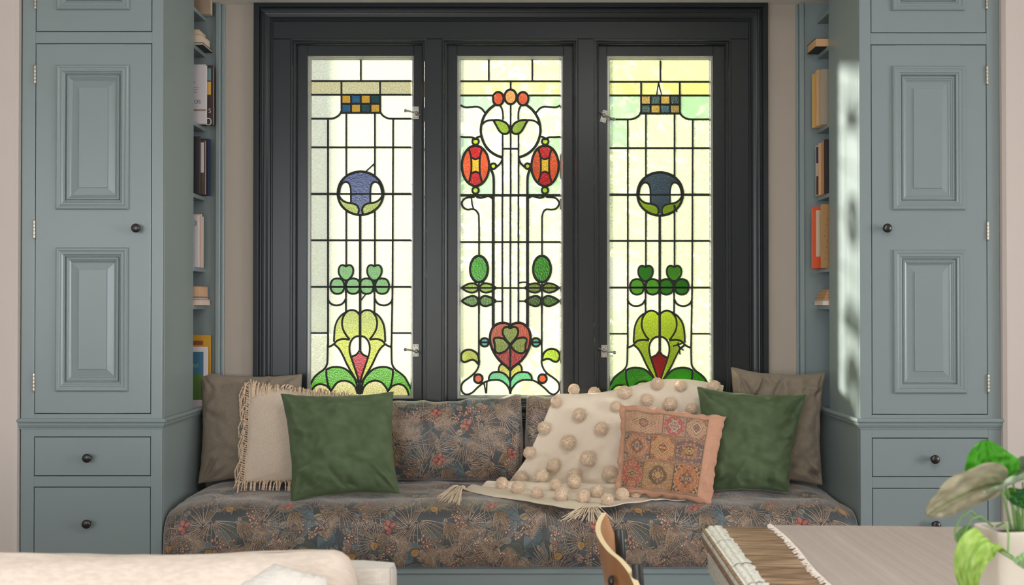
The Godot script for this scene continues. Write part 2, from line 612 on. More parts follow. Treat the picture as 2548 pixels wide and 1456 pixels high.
# ---------------------------------------------------------------- materials of the scene
func make_materials() -> void:
	var fine := noise_tex(noise(0.06, 3), 512)
	var broad := noise_tex(noise(0.012, 4), 512)
	var brush := noise_tex(noise(0.02, 3), 512)
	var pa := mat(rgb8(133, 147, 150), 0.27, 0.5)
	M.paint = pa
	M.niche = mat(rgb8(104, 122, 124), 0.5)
	var fr := mat(rgb8(38, 42, 46), 0.3, 0.4)
	M.frame = fr
	M.gap = mat(rgb8(24, 28, 30), 0.9)
	var wl := mat(rgb8(204, 194, 188), 0.85, 0.3)
	world_tex(wl, Vector3(3, 3, 3))
	M.wall = wl
	var tp := mat(rgb8(174, 164, 154), 0.85, 0.3)
	world_tex(tp, Vector3(3, 3, 3))
	M.taupe_wall = tp
	M.ceiling = mat(rgb8(232, 228, 222), 0.9, 0.3)
	var fl := mat(rgb8(132, 122, 112), 0.5)
	world_tex(fl, Vector3(1, 6, 9))
	fl.albedo_texture = noise_tex(noise(0.01, 4), 512, ramp2(rgb8(200, 190, 180), Color.WHITE))
	M.floor = fl
	M.knob = mat(rgb8(30, 28, 30), 0.3, 0.6)
	var br := mat(rgb8(190, 182, 168), 0.32)
	br.metallic = 0.9
	M.hinge = br
	var ct := mat(rgb8(160, 158, 152), 0.4)
	ct.metallic = 0.75
	M.catch_metal = ct
	M.lead = mat(rgb8(40, 43, 40), 0.6, 0.4)
	M.bead_glint = mat(rgb8(150, 152, 146), 0.22, 0.8)  # lighter than the frame: reflected light put into the bead colour
	var ts := mat(Color.WHITE, 0.46, 0.55)
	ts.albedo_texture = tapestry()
	ts.texture_repeat = true
	ts.rim_enabled = true
	ts.rim = 1.0
	ts.rim_tint = 0.3
	bump(ts, weave_image(128, 32), 0.03)
	M.tapestry = ts
	var weave := weave_image(128, 24)
	M.weave = weave
	for a in [["taupe_linen", rgb8(142, 130, 116), 0.5], ["cream_linen", rgb8(216, 198, 180), 0.45], ["blush", rgb8(208, 158, 132), 0.5], ["sofa", rgb8(232, 218, 206), 0.35], ["sofa_white", rgb8(238, 234, 228), 0.35]]:
		var m := mat(a[1], 0.85, 0.25)
		m.rim_enabled = true
		m.rim = a[2]
		m.rim_tint = 0.4
		m.uv1_scale = Vector3(9, 9, 9)
		m.albedo_texture = noise_tex(noise(0.02, 4, FastNoiseLite.TYPE_SIMPLEX_SMOOTH, 3), 256, ramp2(Color(0.955, 0.955, 0.955), Color.WHITE))
		bump(m, weave, 0.05)
		M[a[0]] = m
	var ve := mat(rgb8(92, 107, 80), 0.75, 0.2)
	ve.rim_enabled = true
	ve.rim = 0.9
	ve.rim_tint = 0.75
	ve.uv1_scale = Vector3(1.4, 2.4, 1)
	ve.albedo_texture = noise_tex(noise(0.012, 5, FastNoiseLite.TYPE_SIMPLEX_SMOOTH, 6), 256, ramp2(Color(0.88, 0.9, 0.88), Color(1, 1, 1), 0.2, 0.8))
	M.velvet = ve
	var pw := mat(Color.WHITE, 0.85, 0.25)
	pw.albedo_texture = patchwork()
	bump(pw, weave, 0.04)
	pw.uv1_scale = Vector3(1, 1, 1)
	M.patchwork = pw
	var wo := mat(rgb8(240, 226, 208), 0.95, 0.15)
	world_tex(wo, Vector3(14, 14, 14))
	bump(wo, fine, 0.12)
	wo.rim_enabled = true
	wo.rim = 0.4
	M.wool = wo
	var pm := mat(rgb8(238, 218, 196), 0.95, 0.1)
	pm.rim_enabled = true
	pm.rim = 0.5
	M.pompom = pm
	M.cord = mat(rgb8(222, 198, 174), 0.9, 0.2)
	var tb := mat(rgb8(178, 150, 122), 0.42)
	world_tex(tb, Vector3(0.9, 8, 11))
	tb.albedo_texture = noise_tex(noise(0.011, 5, FastNoiseLite.TYPE_SIMPLEX_SMOOTH, 12), 512, ramp2(rgb8(176, 164, 150), Color.WHITE))
	M.table = tb
	M.end_glint = mat(rgb8(236, 236, 230), 0.3)  # white stands for window light reflected off the moulded table end
	world_tex(M.end_glint, Vector3(6, 6, 6))
	M.end_glint.albedo_texture = noise_tex(noise(0.03, 4, FastNoiseLite.TYPE_SIMPLEX, 2), 256, ramp2(rgb8(166, 150, 130), Color.WHITE, 0.16, 0.24))
	var rn := mat(rgb8(216, 206, 200), 0.95, 0.15)
	world_tex(rn, Vector3(3, 10, 60))
	rn.albedo_texture = noise_tex(noise(0.03, 3, FastNoiseLite.TYPE_SIMPLEX_SMOOTH, 5), 512, ramp2(rgb8(212, 206, 202), Color.WHITE))
	bump(rn, fine, 0.08)
	M.runner = rn
	M.fringe = mat(rgb8(232, 222, 212), 0.95, 0.15)
	M.pot = mat(rgb8(224, 216, 204), 0.3)
	M.soil = mat(rgb8(56, 42, 34), 0.95)
	M.stem = mat(rgb8(120, 160, 92), 0.5)
	var lf := mat(Color.WHITE, 0.42, 0.4)
	lf.vertex_color_use_as_albedo = true
	lf.vertex_color_is_srgb = true
	lf.backlight_enabled = true
	lf.backlight = Color(0.5, 0.62, 0.3)
	M.leaf = lf
	var ply := mat(rgb8(196, 146, 104), 0.35)
	world_tex(ply, Vector3(6, 1.2, 1.2))
	ply.albedo_texture = noise_tex(noise(0.012, 4, FastNoiseLite.TYPE_SIMPLEX_SMOOTH, 8), 256, ramp2(rgb8(214, 200, 186), Color.WHITE))
	M.plywood = ply
	M.ply_lit_edge = mat(rgb8(236, 216, 176), 0.45)  # paler than the plywood: light on the top edge put into colour
	M.steel = mat(rgb8(34, 36, 38), 0.28, 0.6)
	M.paper = mat(rgb8(224, 204, 182), 0.9, 0.2)
	# coloured glass
	var hammered := noise_tex(noise(0.045, 2, FastNoiseLite.TYPE_SIMPLEX_SMOOTH, 21), 512)
	var ripple := noise_tex(noise(0.022, 3, FastNoiseLite.TYPE_SIMPLEX_SMOOTH, 31), 512)
	var pebble := noise_tex(noise(0.05, 2, FastNoiseLite.TYPE_CELLULAR, 5), 512)
	var ripple_haze := noise_tex(noise(0.03, 3, FastNoiseLite.TYPE_SIMPLEX_SMOOTH, 31), 512, ramp2(Color(0.96, 0.98, 0.93, 0.58), Color(1, 1, 1, 0.28), 0.3, 0.62))
	var fine_haze := noise_tex(noise(0.06, 3, FastNoiseLite.TYPE_SIMPLEX_SMOOTH, 23), 512, ramp2(Color(0.94, 0.96, 0.9, 0.62), Color(1, 1, 1, 0.34), 0.3, 0.62))
	var ripple_tint := noise_tex(noise(0.06, 3, FastNoiseLite.TYPE_SIMPLEX_SMOOTH, 23), 512, ramp2(Color(0.82, 0.84, 0.8), Color.WHITE, 0.25, 0.6))  # refraction ripple put into the tint as random lighter and darker flecks
	var tints := {
		"clear": rgb8(244, 248, 232), "pale": rgb8(242, 246, 216), "yellow_band": rgb8(250, 242, 172), "mint": rgb8(196, 232, 206), "gold": rgb8(232, 178, 56), "blue": rgb8(16, 98, 140), "navy": rgb8(8, 72, 78),
		"violet": rgb8(84, 98, 150), "lime": rgb8(196, 214, 62), "green": rgb8(104, 192, 46), "deep_green": rgb8(52, 150, 24), "olive": rgb8(152, 170, 60), "moss": rgb8(76, 128, 40), "chartreuse": rgb8(214, 222, 66), "red": rgb8(196, 22, 34),
		"orange": rgb8(222, 82, 46), "peach": rgb8(244, 164, 104), "teal": rgb8(112, 206, 176), "cyan": rgb8(70, 186, 186), "straw": rgb8(246, 228, 116), "cream": rgb8(252, 240, 186)}
	for k in tints:
		var t := hammered
		var d := 0.05
		var s := 5.0
		if k == "clear":
			t = ripple
			d = 0.12
			s = 3.5
		elif k == "lime" or k == "teal":
			t = pebble
		var gm: StandardMaterial3D
		if k in ["clear", "pale", "mint", "yellow_band"]:
			# rippled obscured sheet: part of the light goes straight through, part is scattered in the thicker ripples
			gm = mat(tints[k], 0.34, 0.5)
			gm.transparency = BaseMaterial3D.TRANSPARENCY_ALPHA
			gm.albedo_texture = ripple_haze if k == "clear" else fine_haze
			gm.backlight_enabled = true
			gm.backlight = Color(0.5, 0.52, 0.46)
			world_tex(gm, Vector3(4.0, 6.5, 4.0) if k == "clear" else Vector3(5, 4, 5))
			bump(gm, t, d)
		else:
			gm = glass(tints[k], 0.14, t, d, s)
			gm.albedo_texture = ripple_tint
			gm.uv1_scale = Vector3(s, s * 0.7, s)
		M["glass_" + k] = gm
	# the garden
	M.paving = mat(rgb8(226, 222, 210), 0.9)
	M.lawn = mat(rgb8(128, 148, 104), 0.95)
	M.garden_wall = mat(rgb8(236, 234, 226), 0.9)
	M.bark = mat(rgb8(96, 80, 62), 0.95)
	M.foliage = mat(rgb8(134, 156, 112), 0.6)
	M.foliage.backlight_enabled = true
	M.foliage.backlight = Color(0.78, 0.82, 0.72)

# ---------------------------------------------------------------- the room
func struct(called: String, mb: MB, m: Material, label: String, category: String, at: Vector3) -> MeshInstance3D:
	return single(called, mb, m, label, category, at, "structure")

func build_room() -> void:
	var xl := X(50, 0.0)
	var xr := X(2489, 0.0)
	var b := MB.new()
	b.box(Vector3(-4.2, -0.12, -0.95), Vector3(9.0, 0.0, 7.2))
	struct("floor", b, M.floor, "wooden floor of the room below the window seat", "floor", Vector3(0, 0, 3))
	b = MB.new()
	b.box(Vector3(-4.2, 3.2, -0.95), Vector3(9.0, 3.35, 7.2))
	b.box(Vector3(xl, Y(12, WALL_Z), -0.8), Vector3(xr, 3.2, -0.06))
	struct("ceiling", b, M.ceiling, "white ceiling with a lowered soffit over the window alcove", "ceiling", Vector3(0, 3.2, 3))
	# the window wall, with an opening for the three lights
	var ox0 := X(668, WALL_Z)
	var ox1 := X(1876, WALL_Z)
	var oy0 := Y(1050, WALL_Z)
	var oy1 := Y(44, WALL_Z)
	b = MB.new()
	b.box(Vector3(xl - 0.05, 0, -0.86), Vector3(ox0, 3.2, WALL_Z))
	b.box(Vector3(ox1, 0, -0.86), Vector3(xr + 0.05, 3.2, WALL_Z))
	b.box(Vector3(ox0, 0, -0.86), Vector3(ox1, oy0, WALL_Z))
	b.box(Vector3(ox0, oy1, -0.86), Vector3(ox1, 3.2, WALL_Z))
	struct("wall_back", b, M.taupe_wall, "taupe plaster wall showing beside the dark window casing", "wall", Vector3(0, 0, WALL_Z))
	b = MB.new()
	b.box(Vector3(-4.2, 0, -0.86), Vector3(xl, 3.2, 0.03), 0.012)
	struct("wall_left", b, M.wall, "cream plaster wall beside the cupboard with the drawers fully in view", "wall", Vector3(-3, 0, 0))
	b = MB.new()
	b.box(Vector3(xr, 0, -0.86), Vector3(9.0, 3.2, 0.03), 0.012)
	struct("wall_right", b, M.wall, "cream plaster wall behind the potted plant", "wall", Vector3(3, 0, 0))
	# the rest of the room: side walls and the wall behind the camera, with daylight openings
	b = MB.new()
	b.box(Vector3(-4.35, 0, -0.95), Vector3(-4.2, 3.2, 3.6))
	b.box(Vector3(-4.35, 0, 5.6), Vector3(-4.2, 3.2, 7.2))
	b.box(Vector3(-4.35, 0, 3.6), Vector3(-4.2, 0.9, 5.6))
	b.box(Vector3(-4.35, 2.8, 3.6), Vector3(-4.2, 3.2, 5.6))
	struct("wall_side", b, M.wall, "cream side wall of the room with a window opening", "wall", Vector3(-4.2, 0, 3))
	b = MB.new()
	b.box(Vector3(9.0, 0, -0.95), Vector3(9.2, 3.2, 3.2))
	b.box(Vector3(9.0, 0, 6.0), Vector3(9.2, 3.2, 7.2))
	b.box(Vector3(9.0, 0, 3.2), Vector3(9.2, 0.5, 6.0))
	b.box(Vector3(9.0, 2.85, 3.2), Vector3(9.2, 3.2, 6.0))
	b.box(Vector3(9.2, 0, 2.9), Vector3(12.5, 3.2, 3.1))  # unseen porch side, added to keep the sun out of the opening
	b.box(Vector3(9.2, 2.9, 3.1), Vector3(12.5, 3.1, 6.4))  # roof of the same added porch
	struct("wall_far", b, M.wall, "cream side wall of the room with a tall glazed opening and an added shading porch", "wall", Vector3(9.0, 0, 3))
	b = MB.new()
	b.box(Vector3(-4.35, 0, 7.2), Vector3(-3.5, 3.2, 7.35))
	b.box(Vector3(-0.9, 0, 7.2), Vector3(9.2, 3.2, 7.35))
	b.box(Vector3(-3.5, 2.8, 7.2), Vector3(-0.9, 3.2, 7.35))
	b.box(Vector3(-3.5, 0, 7.2), Vector3(-0.9, 0.6, 7.35))
	struct("wall_front", b, M.wall, "cream wall across the room from the window seat", "wall", Vector3(0, 0, 7.2))

func build_added_fill_panel() -> void:  # an unseen lamp, added to brighten the table from above
	var o := thing("added_fill_panel", "unseen glowing panel added under the ceiling to brighten the dining table", "added fill panel", Vector3(0.8, 3.2, 3.0))
	var b := MB.new()
	b.frame(0.15, -0.65, 1.45, 0.65, [Vector2(0, 0), Vector2(0, 0.05), Vector2(0.03, 0.05), Vector2(0.035, 0.04)], 0.0)
	var turn := Transform3D(Basis(Vector3.RIGHT, PI / 2), Vector3(0, 3.2, 3.0))
	for k in b.v.size():
		b.v[k] = turn * b.v[k]
		b.n[k] = turn.basis * b.n[k]
	part("rim", b, M.ceiling, o)
	b = MB.new()
	b.box(Vector3(0.18, 3.158, 2.38), Vector3(1.42, 3.199, 3.62), 0.004)
	var m := mat(rgb8(240, 240, 236), 0.6)
	m.emission_enabled = true
	m.emission = Color(1.0, 0.98, 0.95)
	m.emission_energy_multiplier = 0.8
	part("diffuser", b, m, o)
	area_lamp("added_fill_glow", Vector3(0.8, 3.15, 3.0), Vector3(0.8, 0.0, 3.001), Vector2(1.2, 1.2), Color(1.0, 0.985, 0.96), 3.0)

# ---------------------------------------------------------------- the leaded window
var glass_parts := 0

func offset_in(poly: PackedVector2Array, d: float) -> Array:
	return Geometry2D.offset_polygon(poly, d, Geometry2D.JOIN_ROUND)

func area_of(p: PackedVector2Array) -> float:
	var a := 0.0
	for k in p.size():
		var q := p[(k + 1) % p.size()]
		a += p[k].x * q.y - q.x * p[k].y
	return a / 2.0

func bounds(p: PackedVector2Array) -> Rect2:
	var r := Rect2(p[0], Vector2.ZERO)
	for q in p:
		r = r.expand(q)
	return r

func cut(pieces: Array, by: PackedVector2Array, force: bool) -> Array:       # take a shape out of every piece; empty if it would float in the middle of one
	var out := []
	var bb := bounds(by).grow(0.5)
	for p in pieces:
		if not bb.intersects(bounds(p)):
			out.append(p)
			continue
		var got := Geometry2D.clip_polygons(p, by)
		var hole := false
		for g in got:
			if Geometry2D.is_polygon_clockwise(g):
				hole = true
		if not hole:
			out.append_array(got)
			continue
		if not force:
			return []
		var cx := bb.get_center().x
		for side in [Rect2(-9999, -9999, 9999 + cx, 19999), Rect2(cx, -9999, 9999, 19999)]:
			var half := PackedVector2Array([side.position, side.position + Vector2(side.size.x, 0), side.end, side.position + Vector2(0, side.size.y)])
			for q in Geometry2D.intersect_polygons(p, half):
				out.append_array(Geometry2D.clip_polygons(q, by))
	return out

func smooth_line(pts: PackedVector2Array, closed: bool) -> PackedVector2Array:
	var m := pts.size()
	if m < 3:
		return pts
	var out := PackedVector2Array()
	var last := m if closed else m - 1
	for i in last:
		var p0 := pts[posmod(i - 1, m)] if closed else pts[maxi(i - 1, 0)]
		var p1 := pts[i]
		var p2 := pts[(i + 1) % m]
		var p3 := pts[(i + 2) % m] if closed else pts[mini(i + 2, m - 1)]
		# sharp corners stay sharp
		var s1 := (p1 - p0).normalized().dot((p2 - p1).normalized()) if p1 != p0 else 1.0
		var s2 := (p2 - p1).normalized().dot((p3 - p2).normalized()) if p3 != p2 else 1.0
		if s1 < 0.45:
			p0 = p1
		if s2 < 0.45:
			p3 = p2
		var steps := clampi(int(p1.distance_to(p2) / 3.0), 1, 6)
		for k in steps:
			out.append(p1.cubic_interpolate(p2, p0, p3, float(k) / steps))
	if not closed:
		out.append(pts[m - 1])
	return out

func prism(b: MB, poly: PackedVector2Array, z0: float, z1: float) -> void:    # poly in metres, y up
	var p := poly
	if area_of(p) < 0:
		p = p.duplicate()
		p.reverse()
	var t := Geometry2D.triangulate_polygon(p)
	for k in range(0, t.size(), 3):
		var i := t[k]
		var j := t[k + 1]
		var l := t[k + 2]
		if (p[j] - p[i]).cross(p[l] - p[i]) < 0:
			var s := j
			j = l
			l = s
		b.tri(Vector3(p[i].x, p[i].y, z1), Vector3(p[j].x, p[j].y, z1), Vector3(p[l].x, p[l].y, z1))
		b.tri(Vector3(p[i].x, p[i].y, z0), Vector3(p[l].x, p[l].y, z0), Vector3(p[j].x, p[j].y, z0))
	for k in p.size():
		var a := p[k]
		var c := p[(k + 1) % p.size()]
		b.quad(Vector3(a.x, a.y, z0), Vector3(c.x, c.y, z0), Vector3(c.x, c.y, z1), Vector3(a.x, a.y, z1))

func to_glass(q: Vector2) -> Vector2:
	var w := P(q.x, q.y, GLASS_Z)
	return Vector2(w.x, w.y)

# a strip of lead along a line given in pixels: rounded over on both faces
func came(parent: Node3D, pts: PackedVector2Array, hw: float, closed: bool) -> void:
	var b := MB.new()
	var m := pts.size()
	var rows := []
	var w := hw * (4.0 - GLASS_Z) / F
	var sect := [Vector2(-1, 0), Vector2(-0.8, 0.75), Vector2(-0.3, 1.0), Vector2(0.3, 1.0), Vector2(0.8, 0.75), Vector2(1, 0), Vector2(0.8, -0.75), Vector2(0, -1.0), Vector2(-0.8, -0.75), Vector2(-1, 0)]
	var count := m + 1 if closed else m
	for i in count:
		var k := i % m
		var a := pts[posmod(k - 1, m)] if closed else pts[maxi(k - 1, 0)]
		var c := pts[(k + 1) % m] if closed else pts[mini(k + 1, m - 1)]
		var t := (to_glass(c) - to_glass(a)).normalized()
		var s := Vector2(-t.y, t.x)
		var q := to_glass(pts[k])
		var row := PackedVector3Array()
		for e in sect:
			var d: Vector2 = q + s * e.x * w
			row.append(Vector3(d.x, d.y, GLASS_Z + e.y * 0.0055))
		rows.append(row)
	b.grid(rows, [], true)
	part("lead_came", b, M.lead, parent)

# One light: the lines cut the sheet into panes, every seed colours the pane it falls in.
func leaded_light(parent: Node3D, rect: Rect2, lines: Array, seeds: Array) -> void:
	var pieces := [PackedVector2Array([rect.position, Vector2(rect.end.x, rect.position.y), rect.end, Vector2(rect.position.x, rect.end.y)])]
	for ln in lines:
		came(parent, ln[0], ln[1], ln[2])
	var queue := lines.duplicate()
	var waited := 0
	while not queue.is_empty():
		var ln: Array = queue.pop_front()
		var pts: PackedVector2Array = ln[0]
		var hw: float = ln[1] * 0.78
		var next := pieces
		for g in offset_in(pts, hw) if ln[2] else Geometry2D.offset_polyline(pts, hw, Geometry2D.JOIN_ROUND, Geometry2D.END_SQUARE):
			if next:
				next = cut(next, g, waited > queue.size())
		if next.is_empty():
			queue.append(ln)
			waited += 1
			continue
		waited = 0
		if ln[2]:
			for s in offset_in(pts, -hw):
				for p in pieces:
					next.append_array(Geometry2D.intersect_polygons(p, s))
		pieces = next
	for p in pieces:
		if absf(area_of(p)) < 14.0 or p.size() < 3:
			continue
		var tint := "clear"
		for s in seeds:
			if Geometry2D.is_point_in_polygon(s[0], p):
				tint = s[1]
				break
		var q := PackedVector2Array()
		for e in p:
			var w := to_glass(e)
			if q.is_empty() or q[q.size() - 1].distance_to(w) > 0.0003:
				q.append(w)
		if q.size() > 2 and q[0].distance_to(q[q.size() - 1]) < 0.0003:
			q.remove_at(q.size() - 1)
		if q.size() < 3 or Geometry2D.triangulate_polygon(q).is_empty():
			continue
		var b := MB.new()
		prism(b, q, GLASS_Z - 0.0016, GLASS_Z + 0.0016)
		part("glass_pane", b, M["glass_" + tint], parent)
		glass_parts += 1

func ell(c: Vector2, rx: float, ry: float, n := 28) -> PackedVector2Array:
	var o := PackedVector2Array()
	for k in n:
		o.append(c + Vector2(cos(TAU * k / n) * rx, sin(TAU * k / n) * ry))
	return o

# the side lights share one drawing; numbers are measured on the photograph in three enlargements
func side_light(parent: Node3D, shift: Vector2, rect: Rect2, extra: Array, tints: Dictionary) -> void:
	var L := []
	var S := []
	var a := func(x: float, y: float) -> Vector2: return Vector2(740 + x / 3.309, 120 + y / 3.309) + shift
	var b := func(x: float, y: float) -> Vector2: return Vector2(740 + x / 3.166, 540 + y / 3.166) + shift
	var p := func(x: float, y: float) -> Vector2: return Vector2(x, y) + shift
	var line := func(f: Callable, n: Array, hw := 2.6, closed := false) -> void:
		var o := PackedVector2Array()
		for k in range(0, n.size(), 2):
			o.append(f.call(n[k], n[k + 1]))
		L.append([smooth_line(o, closed), hw, closed])
	var both := func(f: Callable, cx: float, n: Array, hw := 2.6, closed := false) -> void:
		line.call(f, n, hw, closed)
		var m := []
		for k in range(0, n.size(), 2):
			m.append(2 * cx - n[k])
			m.append(n[k + 1])
		line.call(f, m, hw, closed)
	var seed_both := func(f: Callable, cx: float, x: float, y: float, t: String) -> void:
		S.append([f.call(x, y), t])
		S.append([f.call(2 * cx - x, y), t])
	var x0 := rect.position.x - shift.x
	var x1 := rect.end.x - shift.x
	# level bars
	line.call(p, [x0, 202, x1, 202])
	line.call(p, [x0, 236, x1, 236])
	line.call(p, [897.6, 150, 897.6, 202])
	both.call(p, 897.6, [849.5, 202, 849.5, 236])
	# the chequer
	line.call(p, [849.5, 236, 849.5, 281], 2.8)
	line.call(p, [946, 236, 946, 281], 2.8)
	line.call(p, [849.5, 281, 946, 281], 2.8)
	for x in [873.6, 897.8, 922]:
		line.call(p, [x, 236, x, 281])
	line.call(p, [849.5, 258.6, 946, 258.6])
	for k in 4:
		for j in 2:
			S.append([p.call(861.5 + 24.2 * k, 247.0 + 23.0 * j), tints.chequer[j * 4 + k]])
	# shoulders
	both.call(a, 521.0, [360, 520, 352, 540, 330, 562, 295, 578, 255, 581, 110, 581])
	line.call(p, [x0, 367, x1, 367])
	line.call(p, [816.4, 296, 816.4, 714])
	line.call(p, [978, 296, 976.5, 714])
	line.call(p, [861.4, 281, 861.4, 440])
	line.call(p, [932.6, 281, 932.6, 440])
	line.call(p, [x0, 483, 842, 483], 3.2)
	line.call(p, [952, 483, x1, 483], 3.2)
	line.call(p, [861.4, 525, 861.4, 661])
	line.call(p, [932.6, 525, 932.6, 661])
	line.call(p, [896, 533, 896, 872], 3.6)
	line.call(p, [x0, 598, x1, 598])
	line.call(p, [x0, 714, x1, 714])
	line.call(p, [816.4, 714, 816.4, 860])
	line.call(p, [976.5, 714, 973.9, 860])
	line.call(p, [x0, 829, 816.4, 829], 2.2)
	line.call(p, [975.4, 829, x1, 829], 2.2)
	# round flower
	line.call(p, [897, 427, 925, 434, 946, 453, 954, 481, 946, 509, 925, 528, 897, 535, 869, 528, 848, 509, 840, 481, 848, 453, 869, 434], 3.2, true)
	both.call(a, 520.0, [345, 1195, 352, 1150, 370, 1115, 400, 1100, 425, 1115, 437, 1150, 440, 1200, 440, 1278])
	both.call(a, 520.0, [336, 1195, 352, 1232, 378, 1258, 412, 1272, 455, 1278, 492, 1296, 507, 1330, 500, 1362])
	line.call(p, [842, 483, 952, 483], 2.4)
	S.append([a.call(520, 1070), "violet"])
	S.append([a.call(520, 1240), "violet"])
	seed_both.call(a, 520.0, 440, 1320, "lime")
	seed_both.call(a, 520.0, 365, 1270, "lime")
	# clovers
	for cx in [860.7, 931.6]:
		line.call(p, [cx, 663, cx + 6, 660, cx + 13, 661, cx + 18, 669, cx + 17, 682, cx + 9, 694, cx, 698, cx - 9, 694, cx - 17, 682, cx - 18, 669, cx - 13, 661, cx - 6, 660], 2.6, true)
		S.append([p.call(cx, 682), tints.clover[0 if cx < 900 else 3]])
	for k in 4:
		var cx: float = [839.6, 878.5, 912.6, 951.0][k]
		line.call(p, [cx, 693, cx + 11, 696, cx + 16.5, 706, cx + 16.5, 718, cx + 11, 728, cx, 731.5, cx - 11, 728, cx - 16.5, 718, cx - 16.5, 706, cx - 11, 696], 2.6, true)
		S.append([p.call(cx, 704), tints.clover[[1, 2, 4, 5][k]]])
		S.append([p.call(cx, 722), tints.clover[[1, 2, 4, 5][k]]])
	line.call(p, [822, 714, 968, 714], 2.0)
	line.call(p, [860.7, 698, 860.7, 775.5])
	line.call(p, [931.6, 698, 931.6, 776.5])
	both.call(b, 494.0, [240, 640, 250, 668, 275, 690, 308, 697, 342, 690, 366, 670, 378, 645])
	# tall blossom
	both.call(b, 490.0, [487, 768, 462, 742, 428, 733, 392, 745, 362, 785, 352, 835, 360, 885, 385, 932, 412, 965])
	both.call(b, 490.0, [392, 745, 345, 775, 312, 820, 296, 870, 290, 930, 288, 985])
	both.call(b, 490.0, [288, 1000, 318, 972, 360, 962, 412, 967])
	both.call(b, 490.0, [487, 938, 455, 945, 428, 970, 412, 1010, 412, 1060, 425, 1110, 445, 1170, 468, 1240, 486, 1300])
	both.call(b, 490.0, [286, 1000, 325, 1035, 355, 1085, 390, 1160, 430, 1230, 478, 1310])
	both.call(b, 490.0, [286, 1003, 262, 1018, 238, 1025])
	both.call(b, 490.0, [487, 1052, 466, 1082, 428, 1102])
	line.call(b, [490, 1300, 490, 1400], 4.0)
	seed_both.call(b, 490.0, 318, 900, "chartreuse")
	seed_both.call(b, 490.0, 380, 1060, "chartreuse")
	S.append([b.call(490, 1150), "red"])
	# leaves at the foot
	both.call(b, 490.0, [240, 1000, 238, 1120, 232, 1165, 210, 1200, 170, 1230, 135, 1262, 110, 1305, 78, 1365])
	both.call(b, 490.0, [222, 1208, 265, 1186, 320, 1182, 375, 1196, 425, 1238, 462, 1295, 480, 1390])
	both.call(b, 490.0, [228, 1210, 230, 1260, 245, 1330, 268, 1375])
	both.call(b, 490.0, [474, 1395, 455, 1340, 420, 1305, 370, 1290, 320, 1302, 285, 1340, 268, 1375, 268, 1400])
	both.call(b, 490.0, [268, 1375, 235, 1335, 190, 1318, 150, 1325, 120, 1355, 105, 1395, 100, 1420])
	seed_both.call(b, 490.0, 330, 1240, tints.leaf)
	seed_both.call(b, 490.0, 180, 1270, tints.leaf)
	seed_both.call(b, 490.0, 370, 1350, "cream")
	seed_both.call(b, 490.0, 180, 1370, "cream")
	for s in [[p.call(830, 175), tints.top], [p.call(960, 175), tints.top], [p.call(810, 219), tints.band], [p.call(898, 212), tints.band], [p.call(860, 219), tints.band], [p.call(935, 219), tints.band], [p.call(990, 219), tints.band], [p.call(800, 260), tints.mint], [p.call(995, 260), tints.mint]]:
		S.append(s)
	for e in extra:
		line.call(p, e, 1.8)
	leaded_light(parent, rect, L, S)

